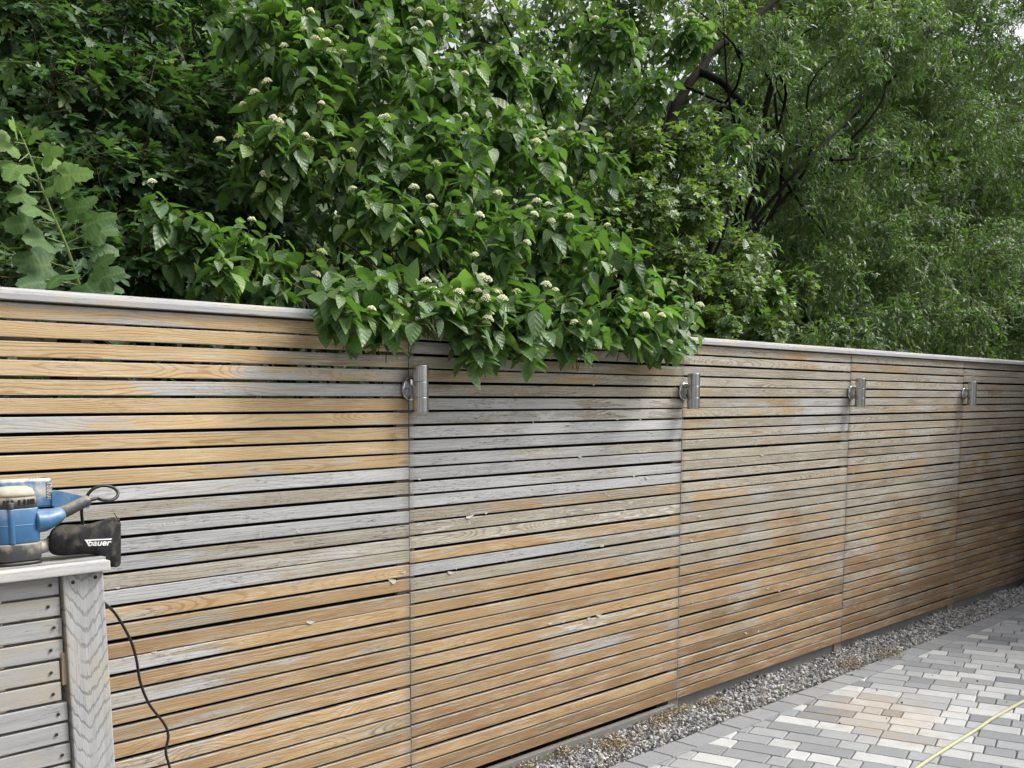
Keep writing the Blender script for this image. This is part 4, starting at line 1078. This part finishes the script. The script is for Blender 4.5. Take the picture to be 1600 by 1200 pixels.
maple('field_maple', 'dark green maple with lobed leaves filling the left behind the bramble shoot',
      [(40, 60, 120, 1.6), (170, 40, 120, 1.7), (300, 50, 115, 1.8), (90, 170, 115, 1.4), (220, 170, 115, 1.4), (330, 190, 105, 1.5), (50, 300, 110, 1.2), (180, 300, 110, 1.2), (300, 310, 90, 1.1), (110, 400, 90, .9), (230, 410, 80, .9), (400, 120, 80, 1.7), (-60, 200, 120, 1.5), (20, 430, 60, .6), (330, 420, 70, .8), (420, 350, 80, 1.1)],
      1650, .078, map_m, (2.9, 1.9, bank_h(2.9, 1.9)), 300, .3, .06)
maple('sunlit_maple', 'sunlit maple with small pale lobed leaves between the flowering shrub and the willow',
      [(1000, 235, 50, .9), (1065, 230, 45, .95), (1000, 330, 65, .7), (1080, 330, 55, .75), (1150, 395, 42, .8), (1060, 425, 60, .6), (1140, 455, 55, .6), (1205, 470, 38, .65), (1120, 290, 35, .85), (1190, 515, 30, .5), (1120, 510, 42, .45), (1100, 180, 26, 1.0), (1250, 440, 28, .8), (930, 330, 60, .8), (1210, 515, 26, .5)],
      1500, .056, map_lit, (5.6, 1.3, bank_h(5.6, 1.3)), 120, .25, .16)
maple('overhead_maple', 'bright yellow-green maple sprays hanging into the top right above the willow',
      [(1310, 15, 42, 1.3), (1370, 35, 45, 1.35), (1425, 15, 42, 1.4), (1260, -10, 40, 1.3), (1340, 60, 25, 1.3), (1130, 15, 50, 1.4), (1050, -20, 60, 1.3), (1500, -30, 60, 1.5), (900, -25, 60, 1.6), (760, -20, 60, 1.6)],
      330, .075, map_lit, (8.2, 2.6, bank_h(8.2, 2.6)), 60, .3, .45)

# ---------------------------------------------------------------- big-leaved bramble shoot at the left
br_m = leaf_mat('bramble_leaf', (.034, .094, .026), (.052, .122, .032), (.15, .26, .05), (.16, .31, .04), 9.0, 2.6, .62, .26, .2, .10)
br = empty('bramble_shoot', tuple(at(118, 470, .24)), label='tall bramble shoot with big pale green serrated leaves at the left, behind the fence', category='bramble')
LV = Leaves()
BS = [at(u, v, .24) for u, v in ((130, 470), (116, 420), (100, 375), (80, 330), (62, 285), (45, 240), (30, 205))]
segs = [(spline(BS, 5), list(np.interp(np.arange(31), [0, 30], [.006, .0025])))]
bl = [(60, 285, 118, 262, .085, .8), (50, 250, 75, 235, .055, 1), (45, 240, 10, 268, .07, .7), (40, 225, 0, 218, .06, .9), (32, 210, 20, 190, .045, 1), (35, 215, 60, 205, .04, 1), (80, 330, 45, 318, .075, .4), (85, 335, 120, 318, .055, .3), (100, 372, 160, 330, .085, .2), (105, 380, 175, 345, .075, .1), (116, 420, 60, 405, .095, .2), (116, 420, 85, 430, .08, .1), (118, 425, 30, 390, .09, .1), (122, 440, 160, 400, .07, .1), (125, 450, 185, 415, .07, 0), (70, 300, 15, 300, .06, .5), (62, 285, 20, 262, .06, .8), (48, 245, 90, 250, .05, 1), (125, 450, 200, 440, .06, 0), (110, 440, 50, 445, .07, 0), (100, 380, 40, 360, .075, .2), (95, 360, 140, 300, .07, .3), (118, 430, 140, 445, .07, 0), (90, 350, 20, 340, .08, .2), (122, 445, 5, 425, .085, 0), (105, 390, 190, 380, .07, .1), (60, 280, 100, 290, .06, .6)]
for (u0, v0, u1, v1, sz, yg) in bl:
    a = at(u0, v0, .24); b = at(u1, v1, .24-random.uniform(.0, .08)); d = unit(b-a)
    segs.append(([a, a+d*np.linalg.norm(b-a)*.45], [.002, .0014]))
    LV.add(a+d*np.linalg.norm(b-a)*.35, unit(d-UPV*.25), unit(UPV*.65+(CAM-a)*.26+rng.normal(size=3)*.22), sz*1.5, yg)
LV.build(br, [palmate_leaf(30+i, 3, .22, random.uniform(.0, .18), 1) for i in range(5)], br_m, 20, 'leaf', 'small_leaves') if False else None
P_, M_, S_, Y_ = LV.arrays(); bpro = [broad_leaf(30+i) for i in range(5)]
for i in range(len(P_)):
    Vp, Fp, Up = bpro[i % 5]
    me = mesh('leaf', (Vp@M_[i].T)*S_[i], Fp, br_m, True, {'rnd': np.full(len(Vp), random.random()), 'young': np.full(len(Vp), Y_[i])}, Up)
    obj('leaf', me, br, loc=tuple(P_[i]-np.array(br.location)))
twigs_mesh(segs, MAT['greenstem'], 'stem', br, 8)

# ---------------------------------------------------------------- willow, with dark limbs
wil_m = leaf_mat('willow_leaf', (.046, .100, .036), (.088, .166, .058), (.20, .31, .07), (.18, .34, .06), 3.0, 1.0, .42, .34, .3)
def spray_tree(name, label, lobes, n, size, mat, where, limbs, protos, nl=13, droop=.5, y=.05, back=.3, lo=.35, Lr=(.18, .34), cat='tree'):
    W_ = lobes_world(lobes); root = empty(name, where, label=label, category=cat)
    LV = Leaves(); P, D, K = sample(W_, n, lo, 1.0, back, .2); segs = []
    for p, d in zip(P, D):
        t = unit(d*.6+rng.normal(size=3)*.55); L = random.uniform(*Lr); m_ = nl+random.randint(-3, 3)
        f = np.linspace(.05, 1, m_)[:, None]
        pts = p-t*L*.6+t*L*f-UPV*(f**2)*L*droop*.5
        tt = t-UPV*f*droop; sd = unit(np.cross(t, rng.normal(size=3))); sg = np.where(np.arange(m_) % 2, 1, -1)[:, None]
        ld = tt*.75+sd*sg*.7+rng.normal(size=(m_, 3))*.28-UPV*.15
        nn = UPV*.8+d*.4+rng.normal(size=(m_, 3))*.45
        LV.add(pts, ld, nn, size*rng.uniform(.65, 1.25, m_), 1.0*(random.random() < y))
        segs.append(([p-t*L*.6, p, p+t*L*.4-UPV*L*droop*.4], [.0022, .0016, .0008]))
    LV.build(root, protos, mat, 0, 'leaf', 'crown')
    if segs: twigs_mesh(segs, MAT['twig'], 'twigs', root, 3)
    S2 = []
    for pts, r0, r1 in limbs:
        Q = spline(pts, 6); Q = [Q[0]]+[q_+rng.normal(size=3)*r0*.22 for q_ in Q[1:]]; S2.append((Q, list(np.linspace(r0, r1*.4, len(Q)))))
    if S2: twigs_mesh(S2, MAT['bark'], 'trunk', root, 9)
    return root
wl = []
for v in range(-10, 610, 62):
    for u in range(1090, 1700, 66):
        uu = u+random.uniform(-30, 30); vv = v+random.uniform(-26, 26)
        if 1490 < uu < 1640 and (260 < vv < 345 or 385 < vv < 455): continue
        if uu < 1230 and vv < 260 and random.random() < .45: continue
        wl.append((uu, vv, random.uniform(38, 66), random.uniform(.85, 2.6)))
lan = [strip_leaf(3, random.uniform(.24, .34), random.uniform(.05, .4), random.uniform(.1, .5), 0, 40+i, .6) for i in range(5)]
Yw = 1.9
limbs = [([np.array([7.3, 1.9, bank_h(7.3, 1.9)]), at(960, 420, Yw), at(1005, 300, Yw), at(1045, 200, Yw), at(1090, 110, Yw), at(1160, 45, Yw), at(1260, -40, Yw)], .075, .04),
         ([at(1010, 300, Yw), at(1080, 225, Yw-.2), at(1130, 190, Yw-.3), at(1185, 192, Yw-.3), at(1240, 225, Yw-.2)], .05, .022),
         ([at(1090, 110, Yw), at(1125, 130, Yw-.2), at(1180, 190, Yw-.3), at(1230, 290, Yw-.3), at(1300, 380, Yw)], .035, .014),
         ([at(1185, 192, Yw-.3), at(1160, 250, Yw-.3), at(1130, 320, Yw-.2)], .018, .008),
         ([at(1120, 420, 1.6), at(1200, 320, 1.3), at(1260, 250, 1.1), at(1330, 180, 1.1), at(1390, 90, 1.1), at(1420, 30, 1.2)], .018, .008), ([at(1130, 60, 2), at(1200, 120, 1.8), at(1240, 200, 1.7)], .018, .008), ([at(1300, 250, 1.2), at(1370, 245, 1.1), at(1430, 235, 1.1)], .014, .006)]
spray_tree('willow_tree', 'tall willow-like tree with small narrow leaves and dark limbs filling the right', wl, 8200, .068, wil_m, (7.3, 1.9, bank_h(7.3, 1.9)), limbs, lan)
spray_tree('willow_bush', 'low bushy narrow-leaved shrub lit pale along the top of the far fence', [(1400, 500, 45, .7), (1470, 480, 50, .8), (1540, 400, 55, 1.0), (1580, 440, 60, 1.0), (1520, 510, 50, .7), (1590, 520, 55, .7), (1440, 420, 50, 1.0), (1350, 530, 35, .6), (1640, 470, 60, .9), (1300, 520, 35, .6)], 700, .06, wil_m, (9.2, 1.0, bank_h(9.2, 1.0)), [([np.array([9.2, 1.0, bank_h(9.2, 1)]), at(1500, 560, .9), at(1520, 460, .9)], .04, .015)], lan, y=.1, cat='shrub')

# ---------------------------------------------------------------- trees farther back
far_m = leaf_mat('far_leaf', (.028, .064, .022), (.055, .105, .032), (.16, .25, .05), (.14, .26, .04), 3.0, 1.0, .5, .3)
quad = [strip_leaf(2, random.uniform(.5, .62), .2, .25, 0, 70+i) for i in range(3)]
def back_tree(label, px, py, Y, spanu, spanv, n, size, holes=(), lobr=(70, 120)):
    L = []
    for _ in range(26):
        u = px+random.uniform(-1, 1)*spanu; v = py+random.uniform(-1, 1)*spanv
        if any((u-a)**2/(b*b)+(v-c)**2/(d*d) < 1 for a, c, b, d in holes): continue
        L.append((u, v, random.uniform(*lobr), Y+random.uniform(-.8, .8)))
    b = at(px, 560, Y); b[2] = bank_h(b[0], b[1])
    top = at(px, py, Y)
    limbs = [([b, b*.5+top*.5+np.array([.15, 0, 0]), top], .12, .04)]
    for (u, v, r, y_) in L[:9]:
        a_ = b*.4+top*.6; e_ = at(u, v, y_); k_ = np.linalg.norm(e_-a_)
        limbs.append(([a_, a_*.65+e_*.35+rng.normal(size=3)*k_*.09, a_*.3+e_*.7+rng.normal(size=3)*k_*.09, e_], .032, .007))
    return spray_tree('background_tree', label, L, n, size, far_m, tuple(b), limbs, quad, 9, .4, .08, .5, .15, (.3, .6))
gap = [(820, 50, 150, 85), (1120, 190, 60, 60)]
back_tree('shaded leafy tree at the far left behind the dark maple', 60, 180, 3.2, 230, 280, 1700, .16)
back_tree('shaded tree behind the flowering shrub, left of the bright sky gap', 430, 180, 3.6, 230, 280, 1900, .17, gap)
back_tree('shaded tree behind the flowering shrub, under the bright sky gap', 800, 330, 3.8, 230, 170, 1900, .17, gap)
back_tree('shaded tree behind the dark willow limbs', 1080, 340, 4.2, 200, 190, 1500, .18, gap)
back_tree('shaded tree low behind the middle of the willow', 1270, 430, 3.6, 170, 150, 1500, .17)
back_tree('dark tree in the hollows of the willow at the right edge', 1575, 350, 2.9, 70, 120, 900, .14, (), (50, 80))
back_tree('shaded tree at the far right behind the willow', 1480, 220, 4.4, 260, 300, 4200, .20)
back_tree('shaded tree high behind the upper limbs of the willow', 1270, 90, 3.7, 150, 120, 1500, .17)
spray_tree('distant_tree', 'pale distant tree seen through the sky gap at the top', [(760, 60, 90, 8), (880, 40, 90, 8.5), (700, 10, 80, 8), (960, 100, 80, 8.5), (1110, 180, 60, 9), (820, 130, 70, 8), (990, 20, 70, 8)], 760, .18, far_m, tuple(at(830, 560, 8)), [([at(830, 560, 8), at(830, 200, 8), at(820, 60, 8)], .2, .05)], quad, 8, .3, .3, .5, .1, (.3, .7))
# under-storey behind the fence, so that the slat gaps look into shade
under = empty('ivy_ground_cover', (2, .5, 0.1), label='dark ivy undergrowth on the bank behind the fence', category='ivy', kind='stuff')
LV = Leaves(); n_ = 9000
px_ = rng.uniform(.2, 11, n_); py_ = .16+rng.uniform(0, 1, n_)**1.5*1.6; pz_ = np.array([bank_h(a, b) for a, b in zip(px_, py_)])+rng.uniform(.0, 1.75, n_)*np.clip(1.15-np.abs(py_-.9)*.6, .2, 1)
LV.add(np.c_[px_, py_, pz_], rng.normal(size=(n_, 3))-UPV*.4, UPV*.6+np.array([0, -.5, 0])+rng.normal(size=(n_, 3))*.4, rng.uniform(.06, .12, n_))
LV.build(under, [palmate_leaf(50+i, 5, .3, .1) for i in range(3)], map_m, 0, 'leaf', 'ivy', False)
# a green weed at the fence foot
wd = empty('weed', tuple(atz(1257, 1030, GZ)), label='tiny green weed growing in the gravel at the fence foot', category='weed')
for i in range(7):
    Vp, Fp, Up = dog_protos[i % 8]; a = i*.95
    d = unit(np.array([math.cos(a), math.sin(a)*.6, .8])); nn = unit(UPV+np.array([-math.cos(a), -math.sin(a), 0])*.3); nn = unit(nn-d*(nn@d)); M1 = np.stack([d, np.cross(nn, d), nn], 1)
    me = mesh('leaf', (Vp@M1.T)*random.uniform(.02, .035), Fp, dog_m, True, {'rnd': np.full(len(Vp), .8), 'young': np.full(len(Vp), .5)}, Up); obj('leaf', me, wd)
V, F = tube([np.zeros(3), np.array([.002, 0, .02])], .0012, 5); obj('stem', mesh('stem', V, F, MAT['greenstem']), wd)
